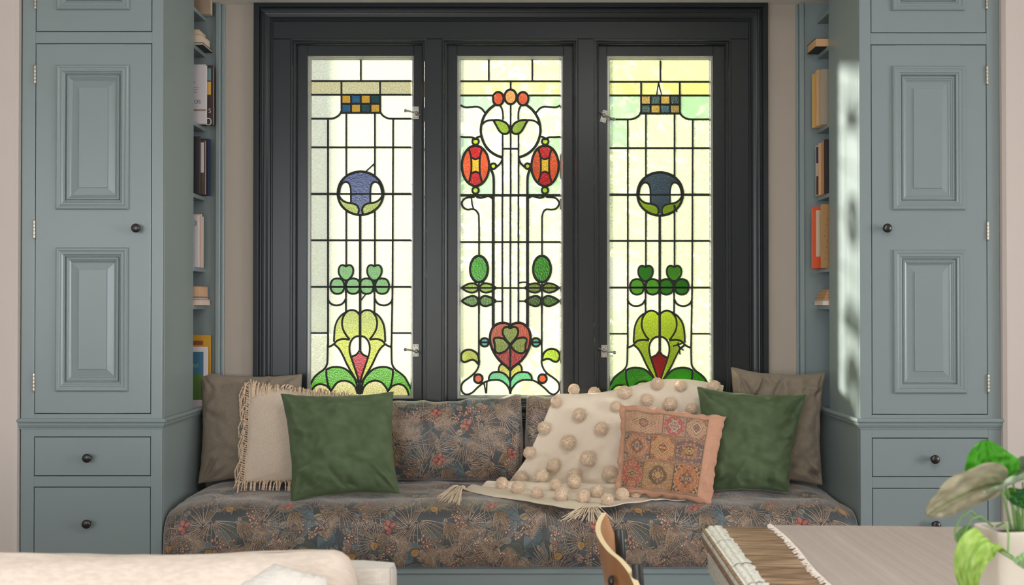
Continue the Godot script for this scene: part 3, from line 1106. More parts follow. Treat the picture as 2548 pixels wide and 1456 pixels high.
func middle_light(parent: Node3D, rect: Rect2) -> void:
	var L := []
	var S := []
	var a := func(x: float, y: float) -> Vector2: return Vector2(1120 + x / 3.467, 120 + y / 3.467)
	var b := func(x: float, y: float) -> Vector2: return Vector2(1120 + x / 4.55, 460 + y / 4.55)
	var c := func(x: float, y: float) -> Vector2: return Vector2(1120 + x / 6.067, 760 + y / 6.067)
	var p := func(x: float, y: float) -> Vector2: return Vector2(x, y)
	var line := func(f: Callable, n: Array, hw := 2.6, closed := false) -> void:
		var o := PackedVector2Array()
		for k in range(0, n.size(), 2):
			o.append(f.call(n[k], n[k + 1]))
		L.append([smooth_line(o, closed), hw, closed])
	var both := func(f: Callable, cx: float, n: Array, hw := 2.6, closed := false) -> void:
		line.call(f, n, hw, closed)
		var m := []
		for k in range(0, n.size(), 2):
			m.append(2 * cx - n[k])
			m.append(n[k + 1])
		line.call(f, m, hw, closed)
	var oval := func(f: Callable, x: float, y: float, rx: float, ry: float, hw: float) -> void:
		var q: Vector2 = f.call(x, y)
		var e: Vector2 = f.call(x + rx, y + ry) - q
		L.append([ell(q, e.x, e.y), hw, true])
	var seed := func(f: Callable, x: float, y: float, t: String) -> void:
		S.append([f.call(x, y), t])
	var x0 := rect.position.x
	var x1 := rect.end.x
	# top bands
	line.call(p, [x0, 202.6, x1, 202.6])
	line.call(a, [333, 60, 333, 287])
	line.call(a, [708, 60, 708, 287])
	line.call(p, [x0, 237.6, 1230, 237.6])
	line.call(p, [1311, 237.6, x1, 237.6])
	line.call(a, [521, 287, 521, 358])
	for x in [200, 520, 820]:
		seed.call(a, x, 190, "pale")
	seed.call(a, 250, 345, "yellow_band")
	seed.call(a, 800, 345, "yellow_band")
	# stems down the middle
	line.call(a, [521, 482, 521, 1268])
	both.call(a, 520.5, [452, 735, 452, 1268])
	line.call(a, [452, 868, 588, 868])
	line.call(p, [x0, 486, x1, 486], 3.6)
	for x in [590, 772]:
		line.call(b, [x, 118, x, 1564])
	line.call(b, [681, 118, 681, 1598])
	line.call(b, [487, 118, 487, 1606], 4.2)
	line.call(b, [875, 118, 875, 1606], 4.2)
	line.call(p, [x0, 602.4, x1, 602.4])
	line.call(p, [x0, 717, 1148.6, 717], 2.4)
	line.call(p, [1230, 717, 1309, 717], 2.4)
	line.call(p, [1391.5, 717, x1, 717], 2.4)
	# big ring and its inner leaves
	both.call(a, 521.0, [388, 488, 335, 530, 292, 590, 270, 655, 264, 720, 279, 790, 308, 848, 350, 893, 400, 925, 452, 943], 3.6)
	both.call(a, 521.0, [425, 488, 445, 520, 454, 560, 455, 616])
	both.call(a, 521.0, [272, 662, 300, 636, 335, 623, 372, 620])
	both.call(a, 521.0, [372, 622, 398, 668, 424, 714, 455, 738, 490, 738, 511, 715, 511, 690, 490, 652, 450, 628, 405, 619], 2.8, true)
	seed.call(a, 470, 690, "olive")
	seed.call(a, 572, 690, "olive")
	both.call(a, 521.0, [511, 700, 521, 700], 2.4)
	# three fruits
	oval.call(a, 415, 436, 47, 58, 3.0)
	oval.call(a, 628, 436, 47, 58, 3.0)
	oval.call(a, 521, 420, 52, 64, 3.0)
	seed.call(a, 415, 436, "orange")
	seed.call(a, 628, 436, "orange")
	seed.call(a, 521, 420, "peach")
	# swags
	both.call(a, 521.0, [90, 493, 130, 510, 180, 508, 232, 505, 268, 520, 290, 545, 305, 562])
	both.call(a, 520.0, [90, 764, 140, 768, 180, 768, 208, 777, 219, 790])
	both.call(a, 520.0, [219, 790, 232, 770, 268, 758])
	for x in [200, 840]:
		seed.call(a, x, 465, "mint")
		seed.call(a, 130 if x < 500 else 910, 830, "mint")
		seed.call(a, 300 if x < 500 else 740, 900, "mint")
		seed.call(a, 130 if x < 500 else 910, 1200, "mint")
		seed.call(a, 345 if x < 500 else 695, 1200, "mint")
		seed.call(a, 270 if x < 500 else 770, 1240, "mint")
	both.call(a, 521.0, [452, 943, 441, 980, 420, 1008, 394, 1030])
	both.call(a, 520.5, [350, 1040, 368, 1085, 375, 1140, 375, 1268], 3.6)
	# pomegranates
	for cx in [219.0, 818.0]:
		oval.call(a, cx, 1015, 118, 175, 3.2)
		line.call(a, [cx - 58, 868, cx - 40, 935, cx - 35, 1015, cx - 40, 1090, cx - 58, 1162])
		line.call(a, [cx + 58, 868, cx + 40, 935, cx + 35, 1015, cx + 40, 1090, cx + 58, 1162])
		line.call(a, [cx - 38, 942, cx, 958, cx + 38, 942])
		line.call(a, [cx - 38, 1082, cx, 1066, cx + 38, 1082])
		seed.call(a, cx, 900, "red")
		seed.call(a, cx, 1010, "gold")
		seed.call(a, cx, 1130, "red")
		seed.call(a, cx - 80, 1015, "orange")
		seed.call(a, cx + 80, 1015, "orange")
		oval.call(a, cx + (0 if cx < 500 else 2), 806, 28, 28, 2.8)
		seed.call(a, cx, 806, "lime")
		oval.call(a, cx, 1227, 28, 28, 2.8)
		seed.call(a, cx, 1227, "lime")
	for x in [373, 668]:
		oval.call(a, x, 1018, 24, 24, 2.8)
		seed.call(a, x, 1018, "lime")
	# scrolls under the second bar
	line.call(b, [285, 118, 268, 138, 195, 145, 152, 168, 132, 210, 150, 255, 195, 281, 250, 275, 288, 287, 313, 322, 325, 385, 326, 805])
	line.call(b, [240, 143, 248, 215, 266, 275], 2.2)
	both.call(b, 680.0, [285, 118, 302, 138, 345, 149, 392, 138, 432, 130, 462, 142, 487, 165])
	line.call(b, [1072, 118, 1095, 138, 1150, 141, 1200, 155, 1232, 198, 1222, 242, 1190, 274, 1140, 281, 1090, 278, 1060, 300, 1042, 350, 1039, 420, 1039, 805])
	# green ovals and leaves
	for cx in [326.0, 1039.0]:
		oval.call(b, cx, 954, 101, 150, 3.4)
		seed.call(b, cx, 954, "deep_green")
		line.call(b, [cx, 1104, cx, 1460])
		line.call(b, [cx - 36, 1096, cx - 58, 1122], 2.2)
		line.call(b, [cx + 42, 1090, cx + 62, 1116], 2.2)
		for s in [-1.0, 1.0]:
			var y := 1166.0
			line.call(b, [cx + s * 196, y, cx + s * 140, y - 36, cx + s * 80, y - 51, cx + s * 30, y - 38, cx + s * 8, y, cx + s * 30, y + 40, cx + s * 80, y + 55, cx + s * 140, y + 40], 2.6, true)
			line.call(b, [cx + s * 190, y + 2, cx + s * 10, y + 2], 2.2)
			seed.call(b, cx + s * 80, y - 24, "olive")
			seed.call(b, cx + s * 80, y + 28, "olive")
			y = 1316.0
			line.call(b, [cx + s * 196, y, cx + s * 140, y - 38, cx + s * 75, y - 58, cx + s * 30, y - 44, cx + s * 8, y, cx + s * 30, y + 44, cx + s * 78, y + 58, cx + s * 140, y + 38], 2.8, true)
			seed.call(b, cx + s * 80, y, "moss")
	line.call(b, [520, 1320, 590, 1320], 2.2)
	line.call(b, [772, 1318, 848, 1318], 2.2)
	line.call(b, [772, 1116, 812, 1104, 860, 1104, 905, 1126], 2.0)
	# the heart
	line.call(c, [907, 318, 880, 285, 835, 266, 772, 264, 712, 282, 652, 326, 615, 395, 600, 470, 606, 560, 632, 650, 674, 735, 732, 818, 800, 882, 862, 930, 907, 985, 952, 932, 1012, 888, 1080, 828, 1140, 750, 1184, 660, 1208, 570, 1214, 490, 1204, 408, 1168, 334, 1110, 284, 1050, 263, 990, 266, 942, 286], 3.4, true)
	line.call(c, [907, 346, 872, 326, 828, 330, 796, 368, 796, 430, 826, 490, 864, 545, 907, 582, 947, 545, 990, 490, 1024, 430, 1024, 370, 992, 330, 948, 326], 2.8, true)
	both.call(c, 907.0, [893, 600, 850, 545, 800, 502, 740, 488, 682, 490, 656, 525, 672, 578, 676, 630, 682, 684, 712, 718, 770, 720, 832, 690, 876, 642], 2.8, true)
	both.call(c, 907.0, [822, 478, 795, 505], 2.8)
	both.call(c, 907.0, [690, 695, 636, 668], 2.8)
	line.call(c, [907, 318, 907, 350], 2.4)
	line.call(c, [907, 575, 907, 985], 2.8)
	seed.call(c, 700, 400, "orange")
	seed.call(c, 1114, 400, "orange")
	seed.call(c, 860, 800, "red")
	seed.call(c, 954, 800, "red")
	seed.call(c, 907, 430, "olive")
	seed.call(c, 760, 610, "olive")
	seed.call(c, 1054, 610, "olive")
	for x in [520, 1294]:
		line.call(c, [x - 90, 558, x + 90, 558], 2.4)
		oval.call(c, x, 558, 63, 64, 2.8)
		seed.call(c, x, 530, "cyan")
		seed.call(c, x, 580, "cyan")
	# paisleys and scrolls at the foot
	line.call(c, [433, 0, 433, 740, 440, 850, 428, 915, 402, 975, 358, 1030, 290, 1088, 222, 1138, 182, 1182, 168, 1240, 180, 1300, 222, 1340, 280, 1342, 342, 1310, 402, 1250, 462, 1200, 522, 1160, 592, 1135, 660, 1126, 722, 1126, 790, 1150, 850, 1200, 888, 1258, 907, 1330])
	line.call(c, [165, 775, 180, 718, 222, 682, 280, 668, 342, 682, 392, 716, 424, 768, 434, 830, 418, 888, 385, 842, 340, 822, 292, 830, 250, 850, 210, 856, 175, 832], 2.8, true)
	line.call(c, [1382, 0, 1382, 740, 1378, 850, 1394, 922, 1430, 990, 1482, 1042, 1552, 1090, 1612, 1140, 1644, 1190, 1644, 1260, 1616, 1314, 1560, 1345, 1500, 1322, 1440, 1262, 1380, 1212, 1320, 1166, 1245, 1132, 1170, 1126, 1090, 1130, 1012, 1165, 960, 1220, 925, 1270, 907, 1330])
	line.call(c, [1390, 835, 1398, 762, 1430, 702, 1480, 666, 1540, 656, 1600, 672, 1640, 712, 1654, 762, 1640, 822, 1602, 854, 1552, 842, 1512, 816, 1462, 806, 1418, 822], 2.8, true)
	seed.call(c, 300, 750, "chartreuse")
	seed.call(c, 1530, 740, "lime")
	both.call(c, 908.5, [362, 1026, 385, 1055], 2.4)
	both.call(c, 908.5, [470, 1155, 488, 1185], 2.4)
	both.call(c, 907.0, [800, 884, 760, 895, 734, 940, 732, 985, 745, 1010])
	both.call(c, 907.0, [588, 1132, 582, 1095, 600, 1050, 640, 1016, 702, 1004, 770, 1011, 832, 1042, 880, 1098, 907, 1155])
	line.call(c, [907, 985, 907, 1340], 2.8)
	seed.call(c, 800, 955, "straw")
	seed.call(c, 1014, 955, "straw")
	seed.call(c, 720, 1065, "teal")
	seed.call(c, 1094, 1065, "teal")
	for x in [425, 1393]:
		oval.call(c, x, 1107, 64, 66, 3.0)
		seed.call(c, x, 1107, "orange")
	line.call(c, [512, 1172, 538, 1330], 2.0)
	line.call(c, [556, 1150, 548, 1330], 2.0)
	seed.call(c, 760, 1250, "pale")
	seed.call(c, 1060, 1250, "pale")
	leaded_light(parent, rect, L, S)

func catch_mesh() -> ArrayMesh:           # a casement fastener; plate on the plane z = 0, lever out to the left
	var b := MB.new()
	b.box(Vector3(-0.015, -0.03, 0), Vector3(0.014, 0.03, 0.004), 0.001)
	for y in [-0.022, 0.022]:
		for x in [-0.008, 0.007]:
			b.lathe([Vector2(0.0028, 0), Vector2(0.0026, 0.0016), Vector2(0.0, 0.002)], 8, Transform3D(Basis(Vector3.RIGHT, PI / 2), Vector3(x, y, 0.004)))
	b.lathe([Vector2(0.010, 0), Vector2(0.010, 0.010), Vector2(0.007, 0.016), Vector2(0, 0.017)], 14, Transform3D(Basis(Vector3.RIGHT, PI / 2), Vector3(0.002, -0.004, 0.004)))
	b.tube([Vector3(0.026, -0.014, 0.012), Vector3(0.012, -0.009, 0.014), Vector3(-0.004, -0.003, 0.017), Vector3(-0.02, 0.001, 0.022), Vector3(-0.036, 0.004, 0.026), Vector3(-0.047, 0.005, 0.027)], 0.0045, 0.008, 10, 0.7)
	b.lathe([Vector2(0.0, -0.0065), Vector2(0.006, -0.0045), Vector2(0.0085, 0), Vector2(0.006, 0.0045), Vector2(0, 0.0065)], 12, Transform3D(Basis(Vector3.RIGHT, PI / 2), Vector3(-0.047, 0.005, 0.027)))
	return b.commit()

func build_window() -> void:
	# casing round the whole window, measured on the plane of its face
	var z := WALL_Z
	var x0 := X(630, z + 0.03)
	var x1 := X(1912, z + 0.03)
	var y1 := Y(5, z + 0.03)
	var y0 := Y(1062, z)
	var casing := thing("trim_1", "dark grey moulded casing and mullions framing all three leaded lights", "window frame", Vector3(0, y0, z), "", "structure")
	var px := 0.00188
	var b := MB.new()
	b.frame(x0, y0, x1, y1, [Vector2(0, 0), Vector2(0, 0.034), Vector2(11 * px, 0.036), Vector2(13 * px, 0.032), Vector2(14 * px, 0.014), Vector2(18 * px, 0.014), Vector2(19 * px, 0.026), Vector2(21 * px, 0.03), Vector2(24 * px, 0.028), Vector2(25 * px, 0.022), Vector2(29 * px, 0.021), Vector2(35 * px, 0.017), Vector2(39 * px, 0.010), Vector2(40 * px, 0.012), Vector2(42 * px, 0.0135), Vector2(44 * px, 0.011), Vector2(45 * px, 0.004), Vector2(45 * px, -0.01)], z)
	part("architrave", b, M.frame, casing)
	# flat frame members
	var fz := z + 0.004
	var lights := [[722.0, 1060.0, 776.0, 1020.5], [1100.0, 1438.0, 1147.5, 1391.5], [1479.0, 1820.0, 1519.0, 1763.5]]
	var ix0 := X(674, fz)
	var ix1 := X(1868, fz)
	var head_y := Y(97, fz)
	for q in [[ix0, X(722, fz), "stile"], [X(1060, fz), X(1100, fz), "mullion"], [X(1438, fz), X(1479, fz), "mullion"], [X(1820, fz), ix1, "stile"]]:
		b = MB.new()
		b.box(Vector3(q[0], y0 + 0.05, z - 0.095), Vector3(q[1], head_y, fz), 0.002)
		part(q[2], b, M.frame, casing)
	b = MB.new()
	b.box(Vector3(ix0, head_y + 0.0012, z - 0.095), Vector3(ix1, Y(46, fz), fz), 0.002)
	part("head", b, M.frame, casing)
	b = MB.new()
	b.box(Vector3(ix0, y0 + 0.02, z - 0.2), Vector3(ix1, Y(1012, z - 0.02), z + 0.002), 0.004)
	part("sill", b, M.frame, casing)
	var cm := catch_mesh()
	var names := ["leaded light with clear shoulders, violet flower and fasteners, above the green and fringed cushions", "middle leaded light with the red heart, pomegranates and three fruits", "leaded light with mint shoulders, whose foot is hidden by the pompom throw"]
	for k in 3:
		var l: Array = lights[k]
		var w := thing("window_%d" % (k + 1), names[k], "window", Vector3(X((l[0] + l[1]) / 2, GLASS_Z), Y(1000, GLASS_Z), GLASS_Z), "", "structure")
		var lx0 := X(l[0], fz)
		var lx1 := X(l[1], fz)
		var ly0 := Y(1012, fz)
		# stepped rebate, then the sash
		b = MB.new()
		b.frame(lx0, ly0, lx1, head_y, [Vector2(0, 0.003), Vector2(0.001, 0.005), Vector2(0.008, 0.005), Vector2(0.010, 0.001), Vector2(0.010, -0.007), Vector2(0.014, -0.007), Vector2(0.020, -0.011), Vector2(0.0225, -0.016), Vector2(0.0225, -0.038)], z)
		part("rebate_moulding", b, M.frame, w)
		var sz := z - 0.036
		var gx0 := X(l[2] - 10, GLASS_Z)
		var gx1 := X(l[3] + 10, GLASS_Z)
		var gy1 := Y(141, GLASS_Z)
		var gy0 := Y(992, GLASS_Z)
		for q in [["sash_stile", lx0 + 0.02, gx0, ly0 + 0.02, head_y - 0.02], ["sash_stile", gx1, lx1 - 0.02, ly0 + 0.02, head_y - 0.02], ["sash_rail", gx0, gx1, gy1, head_y - 0.02], ["sash_rail", gx0, gx1, ly0 + 0.02, gy0]]:
			b = MB.new()
			b.box(Vector3(q[1], q[3], sz - 0.045), Vector3(q[2], q[4], sz), 0.0015)
			part(q[0], b, M.frame, w)
		b = MB.new()
		b.frame(gx0 - 0.001, gy0 - 0.001, gx1 + 0.001, gy1 + 0.001, [Vector2(0.0, -0.004), Vector2(0.004, -0.001), Vector2(0.007, -0.006), Vector2(0.011, -0.006), Vector2(0.0135, -0.010), Vector2(0.018, -0.016), Vector2(0.018, -0.022)], sz)
		part("glazing_bead", b, M.bead_glint, w)
		var rect := Rect2(l[2] - 3, 149, l[3] - l[2] + 6, 837)
		match k:
			0:
				side_light(w, Vector2.ZERO, rect, [[909, 428, 932, 407], [909, 733, 898, 748]], {"chequer": ["gold", "blue", "gold", "navy", "blue", "gold", "navy", "gold"], "clover": ["green", "green", "green", "green", "green", "green"], "leaf": "green", "top": "clear", "band": "cream", "mint": "clear"})
			1:
				middle_light(w, rect)
			2:
				side_light(w, Vector2(745.2, 1.7), rect, [[893, 204, 888, 236], [893, 204, 901, 236], [931, 508, 933, 530], [933, 508, 939, 526], [946, 866, 941, 850], [938, 855, 955, 870], [929, 860, 952, 853], [944, 866, 947, 880]], {"chequer": ["gold", "navy", "gold", "navy", "navy", "gold", "blue", "gold"], "clover": ["deep_green", "green", "green", "green", "deep_green", "deep_green"], "leaf": "deep_green", "top": "pale", "band": "yellow_band", "mint": "mint"})
		if k != 1:
			for py in [281.0, 872.0] if k == 0 else [290.0, 874.0]:
				var at := P(1035 if k == 0 else 1503, py, sz)
				var basis := Basis.IDENTITY if k == 0 else Basis(Vector3.BACK, PI)
				if k == 2 and py < 500:
					basis = Basis(Vector3.BACK, PI) * Basis(Vector3.BACK, -0.28)
				placed("window_catch", cm, M.catch_metal, w, Transform3D(basis, Vector3(at.x, at.y, sz)))

# ---------------------------------------------------------------- the garden outside
func leaf_cloud(parent: Node3D, called: String, centres: Array, count: int, size: float, sd: int) -> void:
	var b := MB.new()
	var rows := []
	for i in 4:
		var row := PackedVector3Array()
		for j in 3:
			var w: float = [0.0, 0.5, 0.42, 0.0][i] * (j - 1)
			row.append(Vector3(w, -0.12 * absf(j - 1.0), i / 3.0))
		rows.append(row)
	b.grid(rows)
	var mm := MultiMesh.new()
	mm.transform_format = MultiMesh.TRANSFORM_3D
	mm.mesh = b.commit()
	mm.instance_count = count
	var r := RandomNumberGenerator.new()
	r.seed = sd
	for k in count:
		var c: Array = centres[r.randi() % centres.size()]
		var d := Vector3(r.randfn(), r.randfn(), r.randfn()).normalized()
		var q: Vector3 = c[0] + d * c[1] * pow(r.randf(), 0.25) * Vector3(1, 0.85, 1)
		q.y = maxf(q.y, 0.02)
		var bs := Basis.from_euler(Vector3(r.randf_range(-1, 1), r.randf() * TAU, r.randf_range(-1, 1))).scaled(Vector3.ONE * size * r.randf_range(0.7, 1.3))
		mm.set_instance_transform(k, Transform3D(bs, q - origins[parent]))
	var o := MultiMeshInstance3D.new()
	o.name = called
	o.multimesh = mm
	o.material_override = M.foliage
	o.set_meta("kind", "stuff")
	parent.add_child(o, true)

func build_garden() -> void:
	var b := MB.new()
	b.box(Vector3(-14, -0.2, -16), Vector3(14, -0.05, -0.96))
	struct("ground", b, M.lawn, "green lawn outside seen dimly through the leaded glass", "lawn", Vector3(0, -0.1, -8))
	b = MB.new()
	b.box(Vector3(-10, -0.06, -7), Vector3(-0.4, 0.0, -1.0))
	b.box(Vector3(-0.4, -0.06, -4.4), Vector3(2.9, 0.0, -1.0))  # hidden paving, added to bounce sun in through the glass
	struct("path", b, M.paving, "pale paved terrace outside the brightest leaded light, widened to bounce sun", "terrace", Vector3(-4, 0, -3))
	b = MB.new()
	b.box(Vector3(-10, 0, -9.3), Vector3(-0.7, 1.0, -9.0), 0.02)
	struct("wall_garden", b, M.garden_wall, "white garden wall beyond the brightest leaded light", "garden wall", Vector3(-5, 0, -7.1))
	b = MB.new()
	b.box(Vector3(8.5, -0.1, -18), Vector3(12, 8.2, -4.6), 0.05)  # out of view, added to keep the sun off the garden
	struct("wall_added_shade", b, M.garden_wall, "unseen rendered house side added to shade the garden trees", "shade wall", Vector3(10, 0, -13))
	# a hedge and trees stand behind the middle and the far light, the near side is open to the sky
	var t := thing("hedge", "clipped green hedge blurred behind the lower half of the middle leaded light", "hedge", Vector3(1.6, -0.05, -5.6))
	b = MB.new()
	var cs := []
	for k in 7:
		var x := 0.5 + k * 0.6
		b.tube([Vector3(x, -0.05, -5.6), Vector3(x + 0.05, 0.7, -5.62)], 0.03, 0.02, 6)
		cs.append([Vector3(x, 0.55, -5.6), 0.5])
		cs.append([Vector3(x + 0.2, 1.05, -5.65), 0.45])
	part("stem", b, M.bark, t)
	leaf_cloud(t, "foliage", cs, 2600, 0.12, 6)
	t = thing("hedge", "low unseen hedge added beside the terrace to bounce green light indoors", "hedge", Vector3(3.5, -0.05, -3.4))
	b = MB.new()  # this hedge is out of view, added as a bright green bounce
	cs = []
	for k in 7:
		var z := -1.7 - k * 0.6
		b.tube([Vector3(3.5, -0.05, z), Vector3(3.52, 0.8, z)], 0.05, 0.03, 6)
		for j in 2:
			cs.append([Vector3(3.5, 0.4 + j * 0.5, z), 0.42])
	part("stem", b, M.bark, t)
	leaf_cloud(t, "foliage", cs, 3000, 0.13, 16)
	var spec := [["spreading green tree blurred behind the leaded light beside the pompom throw", 2.6, -7.2, 3600, [[2.5, 3.6, 1.3], [1.7, 2.7, 1.0], [3.6, 2.8, 1.1], [2.5, 2.0, 0.9], [1.9, 4.3, 0.9]]], ["pale young tree blurred behind the head of the middle leaded light", 0.2, -8.4, 900, [[0.1, 3.0, 1.0], [0.5, 4.0, 0.9], [-0.3, 2.1, 0.8]]], ["broad dark tree beyond the garden on the side of the potted plant", 5.6, -8.0, 3600, [[5.4, 3.0, 1.6], [6.6, 4.2, 1.5], [4.6, 4.6, 1.3]]]]
	for q in spec:
		t = thing("tree", q[0], "tree", Vector3(q[1], -0.05, q[2]))
		b = MB.new()
		b.tube([Vector3(q[1], -0.05, q[2]), Vector3(q[1] + 0.06, 1.4, q[2]), Vector3(q[1] - 0.08, 3.2, q[2] - 0.05)], 0.13, 0.06, 10)
		part("trunk", b, M.bark, t)
		cs = []
		for e in q[4]:
			cs.append([Vector3(e[0], e[1], q[2] + 0.2), e[2]])
		leaf_cloud(t, "foliage", cs, q[3], 0.17, int(q[2] * -10))

# ---------------------------------------------------------------- the two built-in cupboards
func knob_mesh() -> ArrayMesh:
	var b := MB.new()
	b.lathe([Vector2(0.0, 0), Vector2(0.009, 0), Vector2(0.0075, 0.003), Vector2(0.0055, 0.008), Vector2(0.006, 0.014), Vector2(0.011, 0.018), Vector2(0.0165, 0.022), Vector2(0.0188, 0.027), Vector2(0.0175, 0.032), Vector2(0.012, 0.0358), Vector2(0.005, 0.0373), Vector2(0, 0.0376)], 28, Transform3D(Basis(Vector3.RIGHT, PI / 2), Vector3.ZERO))
	return b.commit()

func hinge_mesh() -> ArrayMesh:
	var b := MB.new()
	var prof := [Vector2(0, -0.040), Vector2(0.003, -0.0395), Vector2(0.0042, -0.037)]
	for k in 5:
		var y := -0.036 + k * 0.0146
		prof.append_array([Vector2(0.0036, y), Vector2(0.005, y + 0.0008), Vector2(0.005, y + 0.0138), Vector2(0.0036, y + 0.0145)])
	prof.append_array([Vector2(0.0042, 0.0375), Vector2(0.003, 0.0398), Vector2(0, 0.0402)])
	b.lathe(prof, 12, Transform3D(Basis.IDENTITY, Vector3(0, 0, 0.004)))
	b.box(Vector3(-0.003, -0.036, -0.004), Vector3(0.003, 0.037, 0.003))
	return b.commit()

func door_slab(b: MB, x0: float, x1: float, y0: float, y1: float, holes: Array) -> void:
	# holes: rectangles [x0, y0, x1, y1] sharing the same sides, from the top down
	var hx0: float = holes[0][0]
	var hx1: float = holes[0][2]
	b.box(Vector3(x0, y0, -0.022), Vector3(hx0, y1, 0), 0.0012)
	b.box(Vector3(hx1, y0, -0.022), Vector3(x1, y1, 0), 0.0012)
	var top := y1
	for h in holes:
		b.box(Vector3(hx0 - 0.002, h[3], -0.022), Vector3(hx1 + 0.002, top, -0.00002), 0.0)
		top = h[1]
	b.box(Vector3(hx0 - 0.002, y0, -0.022), Vector3(hx1 + 0.002, top, -0.00002), 0.0)

func panel(door: Node3D, x0: float, y0: float, x1: float, y1: float) -> void:
	var u := 0.00165
	var b := MB.new()
	b.frame(x0, y0, x1, y1, [Vector2(0, -0.001), Vector2(0, 0.006), Vector2(1.5 * u, 0.0095), Vector2(4 * u, 0.012), Vector2(7 * u, 0.0118), Vector2(9 * u, 0.0095), Vector2(11 * u, 0.0088), Vector2(13 * u, 0.0105), Vector2(16 * u, 0.0105), Vector2(18 * u, 0.007), Vector2(21 * u, 0.0045), Vector2(22 * u, 0.0035), Vector2(22.4 * u, -0.006), Vector2(24.5 * u, -0.006), Vector2(25 * u, -0.002), Vector2(27 * u, 0.0012), Vector2(29.5 * u, 0.0012), Vector2(31 * u, -0.002), Vector2(33 * u, -0.003), Vector2(35 * u, -0.0065), Vector2(38 * u, -0.009), Vector2(38 * u, -0.014)], 0.0)
	part("panel_moulding", b, M.paint, door)
	b = MB.new()
	var i := 37 * u
	b.frame(x0 + i, y0 + i, x1 - i, y1 - i, [Vector2(0, -0.0105), Vector2(18 * u, -0.0065), Vector2(18 * u, -0.0025), Vector2(18.7 * u, -0.002)], 0.0, true)
	part("raised_panel", b, M.paint, door)

func sweep_ledge(b: MB, xo: float, xi: float, side: float, prof: Array, zend: float) -> void:
	for k in prof.size() - 1:
		var p: Vector2 = prof[k]
		var q: Vector2 = prof[k + 1]
		var a := [Vector3(xo, p.y, p.x), Vector3(xi - side * p.x, p.y, p.x), Vector3(xi - side * p.x, p.y, zend)]
		var c := [Vector3(xo, q.y, q.x), Vector3(xi - side * q.x, q.y, q.x), Vector3(xi - side * q.x, q.y, zend)]
		for s in 2:
			if side < 0:
				b.quad(c[s], c[s + 1], a[s + 1], a[s])
			else:
				b.quad(a[s], a[s + 1], c[s + 1], c[s])

